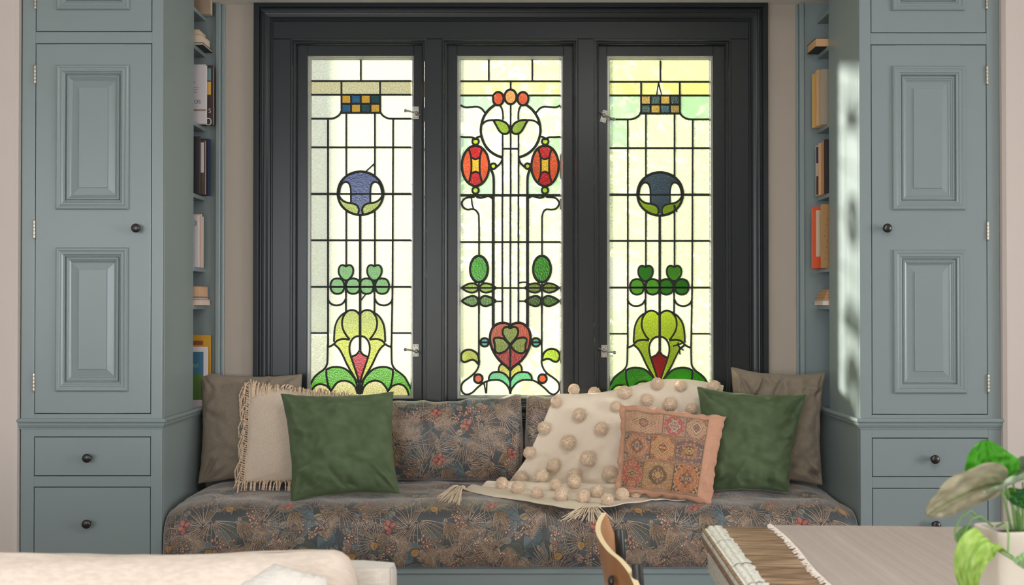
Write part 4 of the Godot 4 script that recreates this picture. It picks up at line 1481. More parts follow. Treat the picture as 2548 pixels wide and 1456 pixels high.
func cupboard(side: float, d: Dictionary) -> void:
	var xo := X(d.outer, 0)
	var xi := X(d.inner, 0)
	var lo := minf(xo, xi)
	var hi := maxf(xo, xi)
	var top := 3.195
	var o := thing("built_in_cupboard", d.label, "cupboard", Vector3((xo + xi) / 2, 0, -0.2), "built-in cupboards beside the window seat")
	var ledge_y := Y(1042, 0.02)
	var dx0 := X(d.door[0], 0)
	var dx1 := X(d.door[1], 0)
	var g := 0.0022
	var b := MB.new()
	b.box(Vector3(lo + 0.01, 0.0, -0.386), Vector3(hi - 0.012, top, -0.03))
	part("carcass", b, M.gap, o)
	# face frame
	var mk := func(called: String, x0: float, x1: float, y0: float, y1: float) -> void:
		var m := MB.new()
		m.box(Vector3(x0, y0, -0.024), Vector3(x1, y1, 0), 0.0012)
		part(called, m, M.paint, o)
	mk.call("stile", lo, dx0 - g, 0.0, top)
	mk.call("stile", dx1 + g, hi - 0.0, 0.0, top)
	var ys := []
	for py in [d.upper[1], d.lower[0], d.lower[1], d.drawer_a[0], d.drawer_a[1], d.drawer_b[0], d.drawer_b[1]]:
		ys.append(Y(py, 0))
	mk.call("rail", dx0 - g, dx1 + g, ys[1] + g, ys[0] - g)
	mk.call("rail", dx0 - g, dx1 + g, ys[3] + g, ys[2] - g)
	mk.call("rail", dx0 - g, dx1 + g, ys[5] + g, ys[4] - g)
	mk.call("rail", dx0 - g, dx1 + g, 0.0, ys[6] - g)
	mk.call("rail", dx0 - g, dx1 + g, Y(-320, 0) + g, top)
	# inner side, the niche behind it and its end panel
	b = MB.new()
	var s := -side           # towards the window
	b.box(Vector3(minf(xi, xi - s * 0.02), ledge_y - 0.03, -0.388), Vector3(maxf(xi, xi - s * 0.02), top, -0.024), 0.001)
	part("side_panel", b, M.paint, o)
	b = MB.new()
	b.box(Vector3(minf(xi, xi - s * 0.02), 0.0, -0.572), Vector3(maxf(xi, xi - s * 0.02), ledge_y - 0.03, -0.024), 0.001)
	part("base_side", b, M.paint, o)
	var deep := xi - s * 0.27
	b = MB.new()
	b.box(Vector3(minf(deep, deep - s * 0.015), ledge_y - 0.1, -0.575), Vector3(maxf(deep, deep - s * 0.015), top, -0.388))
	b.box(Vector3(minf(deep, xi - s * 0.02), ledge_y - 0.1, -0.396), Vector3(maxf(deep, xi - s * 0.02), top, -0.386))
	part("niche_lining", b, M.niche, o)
	b = MB.new()
	var ex := X(d.niche[0], -0.56)
	b.box(Vector3(minf(deep, ex), ledge_y - 0.1, -0.578), Vector3(maxf(deep, ex), minf(top, Y(12, WALL_Z)), -0.56))
	part("end_panel", b, M.paint, o)
	b = MB.new()
	var ex2 := X(d.niche[1], -0.545)
	var ex3 := X(d.niche[2], -0.56)
	b.box(Vector3(minf(ex, ex2), ledge_y - 0.3, -0.579), Vector3(maxf(ex, ex2), minf(top, Y(12, WALL_Z)), -0.545), 0.003)
	b.box(Vector3(minf(ex2, ex3), ledge_y - 0.3, -0.579), Vector3(maxf(ex2, ex3), minf(top, Y(12, WALL_Z)), -0.566), 0.003)
	part("edge_trim", b, M.paint, o)
	for py in d.shelves:
		var y := Y(py, -0.545)
		b = MB.new()
		b.box(Vector3(minf(deep, xi), y - 0.018, -0.56), Vector3(maxf(deep, xi), y, -0.389), 0.001)
		part("shelf", b, M.paint, o)
	b = MB.new()
	b.box(Vector3(minf(deep, xi + s * 0.004), ledge_y - 0.034, -0.572), Vector3(maxf(deep, xi + s * 0.004), ledge_y - 0.012, -0.38), 0.001)
	part("shelf", b, M.paint, o)
	# ledge moulding
	b = MB.new()
	sweep_ledge(b, xo + side * 0.012, xi, side, [Vector2(-0.002, ledge_y), Vector2(0.015, ledge_y), Vector2(0.0195, ledge_y - 0.003), Vector2(0.0215, ledge_y - 0.008), Vector2(0.0205, ledge_y - 0.014), Vector2(0.016, ledge_y - 0.018), Vector2(0.0135, ledge_y - 0.019), Vector2(0.013, ledge_y - 0.0215), Vector2(0.0125, ledge_y - 0.028), Vector2(0.009, ledge_y - 0.034), Vector2(0.0085, ledge_y - 0.036), Vector2(0.0045, ledge_y - 0.040), Vector2(0.004, ledge_y - 0.0445), Vector2(-0.002, ledge_y - 0.045)], -0.5)
	part("ledge_moulding", b, M.paint, o)
	# doors
	var u := 0.00165
	var holes := []
	for q in d.panels:
		holes.append([X(q[0], 0) + 12 * u, Y(q[3], 0) + 12 * u, X(q[2], 0) - 12 * u, Y(q[1], 0) - 12 * u])
	var kn: ArrayMesh = M.knob_mesh
	var hm: ArrayMesh = M.hinge_mesh
	var hx: float = dx0 - g if side < 0 else dx1 + g
	b = MB.new()
	door_slab(b, dx0 + g * 0.4, dx1 - g * 0.4, ys[2] + g * 0.4, ys[1] - g * 0.4, holes)
	var door := part("door", b, M.paint, o)
	for q in d.panels:
		panel(door, X(q[0], 0), Y(q[3], 0), X(q[2], 0), Y(q[1], 0))
	placed("knob", kn, M.knob, door, Transform3D(Basis.IDENTITY, P(d.knob[0], d.knob[1], 0)))
	for py in d.hinges:
		placed("hinge", hm, M.hinge, door, Transform3D(Basis.IDENTITY, Vector3(hx, Y(py, 0), 0.0)))
	b = MB.new()
	var uq: Array = d.upper_panel
	door_slab(b, dx0 + g * 0.4, dx1 - g * 0.4, ys[0] + g * 0.4, Y(-320, 0) - g * 0.4, [[X(uq[0], 0) + 12 * u, Y(uq[3], 0) + 12 * u, X(uq[2], 0) - 12 * u, Y(uq[1], 0) - 12 * u]])
	door = part("door", b, M.paint, o)
	panel(door, X(uq[0], 0), Y(uq[3], 0), X(uq[2], 0), Y(uq[1], 0))
	for py in [0.0, -220.0]:
		placed("hinge", hm, M.hinge, door, Transform3D(Basis.IDENTITY, Vector3(hx, Y(py, 0), 0.0)))
	for q in [[d.drawer_a, d.knob_a], [d.drawer_b, d.knob_b]]:
		b = MB.new()
		b.box(Vector3(dx0 + g * 0.4, Y(q[0][1], 0) + g * 0.4, -0.024), Vector3(dx1 - g * 0.4, Y(q[0][0], 0) - g * 0.4, 0), 0.0015)
		var dr := part("drawer", b, M.paint, o)
		placed("knob", kn, M.knob, dr, Transform3D(Basis.IDENTITY, P(q[1][0], q[1][1], 0)))

func build_cupboards() -> void:
	M.knob_mesh = knob_mesh()
	M.hinge_mesh = hinge_mesh()
	cupboard(-1.0, {"outer": 53, "inner": 404, "door": [87, 375], "upper": [-320, 78], "lower": [109, 1029], "drawer_a": [1088, 1184], "drawer_b": [1213, 1500], "panels": [[139, 162, 321, 522], [140, 616, 320, 974]], "upper_panel": [139, -280, 321, 25], "knob": [344, 569], "hinges": [185, 571, 952], "knob_a": [223, 1138], "knob_b": [222, 1301], "shelves": [42, 132, 317, 490, 668, 760], "niche": [537, 546, 556], "label": "grey-blue panelled cupboard with both drawers in view, beside the taupe cushion and fringed cushion"})
	cupboard(1.0, {"outer": 2488, "inner": 2140, "door": [2170, 2456], "upper": [-320, 81], "lower": [112, 1031], "drawer_a": [1091, 1186], "drawer_b": [1216, 1502], "panels": [[2221, 165, 2402, 523], [2222, 622, 2403, 979]], "upper_panel": [2221, -280, 2402, 27], "knob": [2202, 569], "hinges": [187, 575, 955], "knob_a": [2320, 1141], "knob_b": [2323, 1304], "shelves": [48, 136, 322, 490, 670, 760], "niche": [2001, 1992, 1984], "label": "grey-blue panelled cupboard partly hidden by the potted plant and dining table"})

# ---------------------------------------------------------------- books in the niches
func upright_book(label: String, group: String, xr: float, wid: float, y0: float, h: float, z: float, t: float, cover: Color, pages: Color, side := 1.0) -> Node3D:
	# covers face along z; the fore-edge looks into the room over the shelf edge
	var x0 := xr - side * wid
	var o := thing("book", label, "book", Vector3((xr + x0) / 2, y0, z - t / 2), group)
	var cm := mat(cover, 0.55)
	var b := MB.new()
	var lo := minf(xr, x0)
	var hi := maxf(xr, x0)
	b.box(Vector3(lo, y0, z - 0.0022), Vector3(hi, y0 + h, z), 0.0006)
	b.box(Vector3(lo, y0, z - t), Vector3(hi, y0 + h, z - t + 0.0022), 0.0006)
	b.box(Vector3(minf(x0, x0 + side * 0.003), y0, z - t), Vector3(maxf(x0, x0 + side * 0.003), y0 + h, z), 0.0006)
	part("cover", b, cm, o)
	b = MB.new()
	var e := xr - side * 0.003
	b.box(Vector3(minf(x0 + side * 0.003, e), y0 + 0.003, z - t + 0.0022), Vector3(maxf(x0 + side * 0.003, e), y0 + h - 0.003, z - 0.0022))
	part("page_block", b, mat(pages, 0.9, 0.2), o)
	return o

func flat_book(label: String, group: String, xr: float, wid: float, y0: float, t: float, z0: float, z1: float, cover: Color, pages: Color, side := 1.0) -> Node3D:
	var x0 := xr - side * wid
	var lo := minf(xr, x0)
	var hi := maxf(xr, x0)
	var o := thing("book", label, "book", Vector3((lo + hi) / 2, y0, (z0 + z1) / 2), group)
	var b := MB.new()
	b.box(Vector3(lo, y0, z0), Vector3(hi, y0 + 0.002, z1), 0.0006)
	b.box(Vector3(lo, y0 + t - 0.002, z0), Vector3(hi, y0 + t, z1), 0.0006)
	b.box(Vector3(minf(x0, x0 + side * 0.003), y0, z0), Vector3(maxf(x0, x0 + side * 0.003), y0 + t, z1), 0.0006)
	part("cover", b, mat(cover, 0.55), o)
	b = MB.new()
	b.box(Vector3(lo + 0.003, y0 + 0.002, z0 + 0.003), Vector3(hi - 0.003, y0 + t - 0.002, z1 - 0.003))
	part("page_block", b, mat(pages, 0.9, 0.2), o)
	return o

func words(o: Node3D, called: String, text: String, height: float, at: Vector3, c: Color, serif := false) -> void:
	var t := TextMesh.new()
	var f := SystemFont.new()
	f.font_names = PackedStringArray(["Droid Serif" if serif else "Droid Sans"])
	t.font = f
	t.text = text
	t.font_size = 32
	t.pixel_size = height / 24.0
	t.depth = 0.0006
	t.horizontal_alignment = HORIZONTAL_ALIGNMENT_RIGHT
	placed(called, t, mat(c, 0.6), o, Transform3D(Basis.IDENTITY, at))

func plate(o: Node3D, called: String, p0: Vector3, p1: Vector3, c: Color) -> void:    # a printed field on a cover
	var b := MB.new()
	b.box(p0, p1)
	part(called, b, mat(c, 0.55), o)

func build_books() -> void:
	var sy := func(py: float) -> float: return Y(py, -0.545) + 0.0004
	var g := "books in the niche of the cupboard with both drawers in view"
	# first niche, from the top shelf down
	var y: float = sy.call(42)
	upright_book("tan book on the topmost visible shelf, cut off by the upper frame edge", g, X(522, -0.5), 0.19, y, 0.27, -0.5, 0.03, rgb8(172, 152, 132), rgb8(226, 214, 196))
	y = sy.call(132)
	flat_book("dark covered book lying at the bottom of the pale stack, below the tan book", g, X(523, -0.52), 0.2, y, 0.012, -0.545, -0.41, rgb8(52, 58, 62), rgb8(200, 190, 176))
	flat_book("thick pale book lying in the middle of the stack below the tan book", g, X(519, -0.52), 0.19, y + 0.0125, 0.038, -0.54, -0.415, rgb8(206, 190, 172), rgb8(226, 206, 186))
	flat_book("short tan book topmost of the lying stack below the tan book", g, X(508, -0.50), 0.16, y + 0.051, 0.024, -0.52, -0.42, rgb8(196, 168, 140), rgb8(222, 202, 178))
	y = sy.call(317)
	var o := upright_book("white cover book with small dark letters, in front of the dark picture book", g, X(513, -0.47), 0.19, y, 0.272, -0.455, 0.022, rgb8(214, 208, 214), rgb8(232, 226, 224))
	var fx := X(513, -0.455)
	words(o, "lettering", "A", 0.016, Vector3(fx - 0.055, y + 0.195, -0.4548), rgb8(60, 60, 70), true)
	words(o, "lettering", "IOS", 0.018, Vector3(fx - 0.026, y + 0.1, -0.4548), rgb8(52, 54, 72), true)
	for k in 3:
		plate(o, "text_line", Vector3(fx - 0.075, y + 0.165 - k * 0.011, -0.4549), Vector3(fx - 0.036 - k * 0.004, y + 0.167 - k * 0.011, -0.4546), rgb8(120, 116, 120))
	plate(o, "colour_band", Vector3(fx - 0.075, y + 0.058, -0.4549), Vector3(fx - 0.004, y + 0.066, -0.4546), rgb8(150, 128, 112))
	o = upright_book("dark picture book with a yellow and teal cover print behind the white cover book", g, X(531, -0.5), 0.22, y, 0.276, -0.487, 0.026, rgb8(58, 42, 42), rgb8(164, 146, 92))
	fx = X(531, -0.487)
	plate(o, "cover_print", Vector3(fx - 0.07, y + 0.205, -0.4869), Vector3(fx - 0.014, y + 0.262, -0.4866), rgb8(106, 142, 148))
	plate(o, "cover_print", Vector3(fx - 0.07, y + 0.14, -0.4869), Vector3(fx - 0.014, y + 0.2, -0.4866), rgb8(214, 170, 84))
	words(o, "lettering", "S", 0.02, Vector3(fx - 0.012, y + 0.065, -0.4868), rgb8(206, 196, 190))
	words(o, "lettering", "O", 0.034, Vector3(fx - 0.008, y + 0.014, -0.4868), rgb8(214, 206, 200))
	y = sy.call(490)
	upright_book("black book nearest the panelled front on the shelf under the white cover book", g, X(497, -0.43), 0.2, y, 0.262, -0.425, 0.014, rgb8(46, 44, 50), rgb8(228, 210, 196))
	o = upright_book("book with a pale printed cover between the black book and the navy book", g, X(513, -0.47), 0.2, y, 0.25, -0.452, 0.018, rgb8(84, 62, 54), rgb8(232, 214, 200))
	fx = X(513, -0.452)
	plate(o, "cover_print", Vector3(fx - 0.055, y + 0.1, -0.4519), Vector3(fx - 0.012, y + 0.238, -0.4516), rgb8(212, 198, 200))
	plate(o, "cover_print", Vector3(fx - 0.055, y + 0.055, -0.4519), Vector3(fx - 0.012, y + 0.1, -0.4516), rgb8(82, 76, 52))
	upright_book("navy book behind the book with a pale printed cover", g, X(522, -0.5), 0.2, y, 0.262, -0.49, 0.02, rgb8(34, 50, 84), rgb8(38, 40, 50))
	y = sy.call(668)
	o = upright_book("white notebook with black marks nearest the panelled front, above the pale lying stack", g, X(494, -0.43), 0.19, y, 0.238, -0.425, 0.02, rgb8(206, 200, 208), rgb8(224, 214, 206))
	fx = X(494, -0.425)
	words(o, "lettering", "23", 0.022, Vector3(fx - 0.008, y + 0.2, -0.4248), rgb8(40, 40, 46))
	upright_book("thin cream book between the white notebook and the pink-edged book", g, X(501, -0.46), 0.18, y, 0.244, -0.456, 0.012, rgb8(216, 192, 172), rgb8(230, 208, 190))
	upright_book("pink-edged thin book farthest back on the shelf above the pale lying stack", g, X(505, -0.49), 0.18, y, 0.236, -0.486, 0.012, rgb8(226, 206, 200), rgb8(228, 206, 192))
	y = sy.call(760)
	flat_book("cream book lying at the bottom of the small stack above the yellow picture book", g, X(517, -0.5), 0.19, y, 0.026, -0.545, -0.41, rgb8(222, 206, 192), rgb8(226, 204, 186))
	flat_book("thin lilac book lying between the cream book and the tan block of pages", g, X(513, -0.5), 0.18, y + 0.0265, 0.01, -0.54, -0.41, rgb8(150, 136, 160), rgb8(206, 190, 196))
	flat_book("thick block of tan pages topmost of the small stack above the yellow picture book", g, X(513, -0.5), 0.17, y + 0.037, 0.05, -0.535, -0.41, rgb8(146, 130, 116), rgb8(216, 176, 142))
	y = Y(1042, 0.02) - 0.0115
	o = upright_book("tall yellow picture book standing on the niche floor behind the blue picture book", g, X(524, -0.53), 0.24, y, 0.338, -0.527, 0.012, rgb8(208, 158, 44), rgb8(210, 164, 60))
	fx = X(524, -0.527)
	plate(o, "title_band", Vector3(fx - 0.12, y + 0.292, -0.5269), Vector3(fx - 0.034, y + 0.312, -0.5266), rgb8(146, 78, 52))
	o = upright_book("blue and green picture book with a pale edge standing before the tall yellow book", g, X(517, -0.49), 0.23, y, 0.285, -0.488, 0.01, rgb8(216, 208, 216), rgb8(224, 214, 214))
	fx = X(517, -0.488)
	plate(o, "cover_print", Vector3(fx - 0.15, y + 0.158, -0.4879), Vector3(fx - 0.019, y + 0.262, -0.4876), rgb8(62, 112, 142))
	plate(o, "cover_print", Vector3(fx - 0.15, y + 0.04, -0.4879), Vector3(fx - 0.019, y + 0.158, -0.4876), rgb8(84, 118, 56))
	words(o, "lettering", "ey!", 0.018, Vector3(fx - 0.042, y + 0.2, -0.4878), rgb8(150, 176, 140))
	# second niche
	g = "books in the niche of the cupboard beside the potted plant"
	y = sy.call(136)
	o = flat_book("tan-paged book with a black cover lying alone on a high shelf", g, X(2016, -0.5), 0.2, y, 0.04, -0.54, -0.41, rgb8(44, 44, 44), rgb8(214, 172, 130), -1.0)
	y = sy.call(322)
	upright_book("grey book with printed lines nearest the front on the shelf of cream paperbacks", g, X(2044, -0.43), 0.17, y, 0.252, -0.425, 0.022, rgb8(156, 146, 132), rgb8(214, 180, 140), -1.0)
	upright_book("tall cream paperback between the grey printed book and the gold-edged paperback", g, X(2032, -0.47), 0.18, y, 0.258, -0.458, 0.022, rgb8(196, 160, 120), rgb8(228, 190, 150), -1.0)
	upright_book("gold-edged paperback farthest back on the shelf of cream paperbacks", g, X(2023, -0.51), 0.18, y, 0.25, -0.5, 0.018, rgb8(206, 166, 92), rgb8(222, 184, 142), -1.0)
	y = sy.call(490)
	upright_book("black book nearest the front on the shelf above the orange book", g, X(2052, -0.42), 0.17, y, 0.246, -0.41, 0.012, rgb8(40, 36, 38), rgb8(60, 50, 48), -1.0)
	upright_book("brown-edged book behind the black book above the orange book", g, X(2046, -0.44), 0.18, y, 0.24, -0.432, 0.016, rgb8(168, 120, 78), rgb8(216, 178, 134), -1.0)
	upright_book("cream paperback between the brown-edged book and the thin photo book", g, X(2039, -0.47), 0.18, y, 0.238, -0.462, 0.018, rgb8(206, 170, 128), rgb8(222, 186, 142), -1.0)
	o = upright_book("thin book with a navy and brown cover farthest back above the orange book", g, X(2030, -0.51), 0.18, y, 0.232, -0.5, 0.01, rgb8(190, 172, 160), rgb8(206, 166, 122), -1.0)
	fx = X(2030, -0.5)
	plate(o, "cover_print", Vector3(fx + 0.003, y + 0.15, -0.4999), Vector3(fx + 0.05, y + 0.226, -0.4996), rgb8(52, 54, 90))
	plate(o, "cover_print", Vector3(fx + 0.003, y + 0.004, -0.4999), Vector3(fx + 0.05, y + 0.09, -0.4996), rgb8(74, 50, 48))
	y = sy.call(670)
	o = upright_book("orange covered book with a torn white jacket on the shelf above the pale lying pages", g, X(2019, -0.5), 0.2, y, 0.285, -0.48, 0.02, rgb8(214, 82, 44), rgb8(226, 196, 160), -1.0)
	fx = X(2019, -0.48)
	plate(o, "torn_jacket", Vector3(fx + 0.022, y + 0.055, -0.4799), Vector3(fx + 0.05, y + 0.268, -0.4795), rgb8(206, 186, 160))
	o = upright_book("old tan book with a spotted cover in front of the orange book", g, X(2044, -0.43), 0.18, y, 0.29, -0.42, 0.022, rgb8(166, 128, 82), rgb8(222, 186, 140), -1.0)
	for k in 9:
		plate(o, "stain", P(2050 + (k * 7) % 9, 530 + k * 14, -0.4199), P(2051.5 + (k * 7) % 9, 533 + k * 14, -0.4196), rgb8(92, 66, 44))
	y = sy.call(760)
	flat_book("white paperback lying under the tan pages on the lowest shelf, above the taupe cushion", g, X(2031, -0.5), 0.18, y, 0.022, -0.54, -0.41, rgb8(222, 212, 208), rgb8(232, 214, 200), -1.0)
	# a slumped block of pages: fanned leaves under a soft cover
	o = thing("book", "slumped tan book lying open-edged on the white paperback", "book", Vector3(X(2046, -0.48), y + 0.0225, -0.475), g)
	for k in 10:
		var b := MB.new()
		var x := X(2034, -0.5) + k * 0.0022
		b.box(Vector3(x, y + 0.023 + k * 0.0048, -0.535 + k * 0.002), Vector3(x + 0.15, y + 0.0277 + k * 0.0048, -0.41), 0.0008)
		part("page_block" if k < 9 else "cover", b, mat(rgb8(204 - (k % 3) * 8, 164 - (k % 3) * 8, 118), 0.9, 0.2), o)

# ---------------------------------------------------------------- window seat and cushions
var fold_noise := FastNoiseLite.new()
const SEAT_L := -1.430
const SEAT_R := 1.424

func seat_h(x: float, z: float) -> float:
	var h := 0.545 + 0.014 * smoothstep(-0.12, -0.42, z)
	h += 0.011 * fold_noise.get_noise_2d(x * 60.0, z * 150.0) + 0.006 * sin(x * 4.3 + 1.0) * smoothstep(-0.4, -0.05, z)
	for e in [x - SEAT_L, SEAT_R - x]:
		var t: float = clampf(1.0 - e / 0.16, 0.0, 1.0)
		h -= 0.045 * t * t
	return h

func build_bench() -> void:
	var b := MB.new()
	var o := thing("window_bench", "grey-blue painted bench box under the floral seat cushion", "bench", Vector3(0, 0, -0.3))
	b.box(Vector3(SEAT_L, 0, -0.56), Vector3(SEAT_R, 0.245, -0.024), 0.002)
	part("box", b, M.paint, o)
	b = MB.new()
	b.box(Vector3(SEAT_L, 0.262, -0.57), Vector3(SEAT_R, 0.286, -0.002), 0.002)
	part("top", b, M.paint, o)
	b = MB.new()
	b.box(Vector3(SEAT_L, 0.205, -0.03), Vector3(SEAT_R, 0.2615, -0.012), 0.002)
	part("apron_rail", b, M.paint, o)

	# seat cushion
	var rows := []
	var uvs := []
	var nx := 220
	for i in nx + 1:
		var x := lerpf(SEAT_L, SEAT_R, float(i) / nx)
		var row := PackedVector3Array()
		var e := minf(x - SEAT_L, SEAT_R - x)
		var t := clampf(1.0 - e / 0.10, 0.0, 1.0)
		var inz := 0.03 * t * t * t
		var wob := 0.006 * fold_noise.get_noise_2d(x * 90.0, 700.0)
		row.append(Vector3(x, 0.2875, -0.57))
		row.append(Vector3(x, 0.34, -0.572))
		for k in 18:
			var z := lerpf(-0.57, -0.115, k / 17.0)
			row.append(Vector3(x, seat_h(x, z) - (0.02 if k == 0 else 0.0), z))
		var topy := seat_h(x, -0.115)
		for k in range(1, 11):
			var a := PI / 2 * k / 10.0
			row.append(Vector3(x, topy - 0.115 + 0.115 * pow(cos(a), 0.75), -0.115 + (0.142 - inz + wob) * pow(sin(a), 0.85)))
		for k in range(1, 9):
			var s := k / 8.0
			row.append(Vector3(x, lerpf(topy - 0.115, 0.296, s), 0.027 - inz + wob + 0.012 * sin(PI * s) - 0.012 * s + 0.004 * fold_noise.get_noise_2d(x * 80.0, s * 60.0 + 300.0)))
		row.append(Vector3(x, 0.288, -0.0 - inz))
		row.append(Vector3(x, 0.2875, -0.05))
		row.append(Vector3(x, 0.2875, -0.57))
		rows.append(row)
	var L := PackedFloat32Array()
	var acc := 0.0
	for k in rows[110].size():
		if k > 0:
			acc += rows[110][k].distance_to(rows[110][k - 1])
		L.append(acc / 0.84)
	for i in nx + 1:
		var u := PackedVector2Array()
		for k in L.size():
			u.append(Vector2(rows[i][k].x / 0.84 + 0.13, L[k]))
		uvs.append(u)
	for side in [0, nx]:       # closed ends
		var c := Vector3(rows[side][0].x, 0.41, -0.28)
		var cap := PackedVector3Array()
		var cu := PackedVector2Array()
		for k in L.size():
			cap.append(c)
			cu.append(uvs[side][k])
		if side == 0:
			rows.push_front(cap)
			uvs.push_front(cu)
			nx += 1
		else:
			rows.append(cap)
			uvs.append(cu)
	b = MB.new()
	b.grid(rows, uvs, false)
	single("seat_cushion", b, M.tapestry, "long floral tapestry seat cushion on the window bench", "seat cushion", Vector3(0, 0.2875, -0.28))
	# two back cushions of the same cloth
	for q in [[-1.20, 0.052, 0, "floral tapestry back cushion standing behind the green velvet and fringed cushions"], [0.058, 1.20, 1, "floral tapestry back cushion mostly covered by the pompom throw"]]:
		back_cushion(q[0], q[1], q[2], q[3])

func back_cushion(x0: float, x1: float, which: int, label: String) -> void:
	var n := 110
	var rows := []
	var uvs := []
	var sect := [Vector2(-0.545, 0.57), Vector2(-0.50, 0.565), Vector2(-0.45, 0.566), Vector2(-0.418, 0.585), Vector2(-0.402, 0.63), Vector2(-0.398, 0.69), Vector2(-0.402, 0.75), Vector2(-0.412, 0.81), Vector2(-0.428, 0.86), Vector2(-0.45, 0.90), Vector2(-0.476, 0.925), Vector2(-0.505, 0.935), Vector2(-0.53, 0.925), Vector2(-0.545, 0.89), Vector2(-0.548, 0.78), Vector2(-0.548, 0.66), Vector2(-0.545, 0.57)]
	var c := Vector2(-0.48, 0.73)
	for i in n + 1:
		var x := lerpf(x0, x1, float(i) / n)
		var e := minf(x - x0, x1 - x)
		var sh := sqrt(maxf(0.0, 1.0 - pow(clampf(1.0 - e / 0.035, 0, 1), 2.0)))
		sh = lerpf(0.35, 1.0, sh)
		if e <= 0.0001:
			sh = 0.0
		var row := PackedVector3Array()
		var u := PackedVector2Array()
		var acc := 0.0
		for k in sect.size():
			var q: Vector2 = c + (sect[k] - c) * Vector2(sh, lerpf(0.9, 1.0, sh) if sh > 0.0 else 0.0)
			var lift := smoothstep(0.8, 0.93, sect[k].y)
			if which == 0:
				q.y += lift * (-0.012 + 0.03 * smoothstep(-0.35, 0.05, x) - 0.014 * exp(-pow((x + 0.055) / 0.03, 2.0)))
			else:
				q.y += lift * (0.018 + 0.012 * smoothstep(0.3, 0.75, x) - 0.02 * smoothstep(0.05, 0.25, x))
			q.x += 0.008 * fold_noise.get_noise_2d(x * 110.0, k * 8.0 + which * 300.0) * sh
			q.y += lift * 0.01 * fold_noise.get_noise_2d(x * 130.0, 50.0 + which * 300.0) * sh
			if which == 0:      # creases where it is pressed at the seam end
				q.x -= 0.012 * exp(-pow((x - 0.012 - 0.03 * (sect[k].y - 0.75)) / 0.008, 2.0)) * smoothstep(0.6, 0.8, sect[k].y)
			if k > 0:
				acc += sect[k].distance_to(sect[k - 1])
			row.append(Vector3(x, q.y, q.x))
			u.append(Vector2(x / 0.84 + 0.42, 1.0 - acc / 0.84 + 0.2))
		rows.append(row)
		uvs.append(u)
	var b := MB.new()
	b.grid(rows, uvs, true)
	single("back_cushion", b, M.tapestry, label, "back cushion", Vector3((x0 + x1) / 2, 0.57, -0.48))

# ---------------------------------------------------------------- scatter cushions
func pillow_fn(q: Array, opt: Dictionary) -> Callable:
	var TL: Vector3 = q[0]
	var TR: Vector3 = q[1]
	var BR: Vector3 = q[2]
	var BL: Vector3 = q[3]
	var N := ((TR - TL) + (BR - BL)).cross((TL - BL) + (TR - BR)).normalized()
	var across := ((TR - TL) + (BR - BL)).normalized()
	var up := ((TL - BL) + (TR - BR)).normalized()
	var T: float = opt.thick
	var pin: float = opt.get("pinch", 0.06)
	var r := RandomNumberGenerator.new()
	r.seed = opt.get("seed", 1)
	var folds := []
	for k in opt.get("folds", 26):
		var side := r.randi() % 4
		var p := r.randf_range(-0.9, 0.9)
		var s0: Vector2 = [Vector2(p, -1), Vector2(1, p), Vector2(p, 1), Vector2(-1, p)][side]
		var dirv := (Vector2(r.randf_range(-0.5, 0.5), r.randf_range(-0.4, 0.4)) - s0).normalized()
		dirv = dirv.rotated(r.randf_range(-0.5, 0.5))
		folds.append([s0, dirv, r.randf_range(0.25, 0.75), r.randf_range(0.03, 0.075), r.randf_range(-1, 1) * 0.0075])
	for cn in [Vector2(-1, -1), Vector2(1, -1), Vector2(1, 1), Vector2(-1, 1)]:
		for k in 4:
			folds.append([cn, (-cn).normalized().rotated(r.randf_range(-0.65, 0.65)), r.randf_range(0.4, 0.9), r.randf_range(0.03, 0.06), r.randf_range(-1, 1) * 0.009])
	for f in opt.get("creases", []):
		folds.append([f[0], (f[1] - f[0]).normalized(), f[0].distance_to(f[1]), f[2], f[3]])
	var amp: float = opt.get("wrinkle", 1.0)
	var rip: float = opt.get("ripple", 0.0015)
	var sd: float = opt.get("seed", 1) * 37.0
	return func(s: float, t: float, side: float) -> Vector3:
		var s2 := s * (1.0 - pin * (1.0 - t * t) * s * s)
		var t2 := t * (1.0 - pin * (1.0 - s * s) * t * t)
		var base := TL.lerp(TR, (s2 + 1) / 2).lerp(BL.lerp(BR, (s2 + 1) / 2), (t2 + 1) / 2)
		var f := pow(maxf(0.0, 1.0 - pow(absf(s), 2.4)), 0.52) * pow(maxf(0.0, 1.0 - pow(absf(t), 2.4)), 0.52)
		var h := T * f
		var d := 0.0
		if side > 0:
			for g in folds:
				var v: Vector2 = Vector2(s, t) - g[0]
				var along: float = v.dot(g[1]) / g[2]
				if along < 0.0 or along > 1.0:
					continue
				var off: float = v.cross(g[1])
				d += g[4] * exp(-pow(off / (g[3] * (1.0 + along)), 2.0)) * sin(PI * pow(along, 0.6))
			d += 0.006 * fold_noise.get_noise_2d(s * 42.0 + sd, t * 42.0)
		var edge := maxf(absf(s), absf(t))
		var ripple := rip * pow(edge, 6.0)
		var w := fold_noise.get_noise_2d(s * 62.0 + sd, t * 62.0)
		return base + N * (side * h * (1.0 if side > 0 else 0.55) + d * amp * smoothstep(0.0, 0.2, 1.0 - edge) + ripple * w * 2.0) + across * ripple * w * signf(s) * (1.0 if absf(s) > absf(t) else 0.0) * 1.5 + up * ripple * w * (1.0 if absf(t) > absf(s) else 0.0) * 1.5

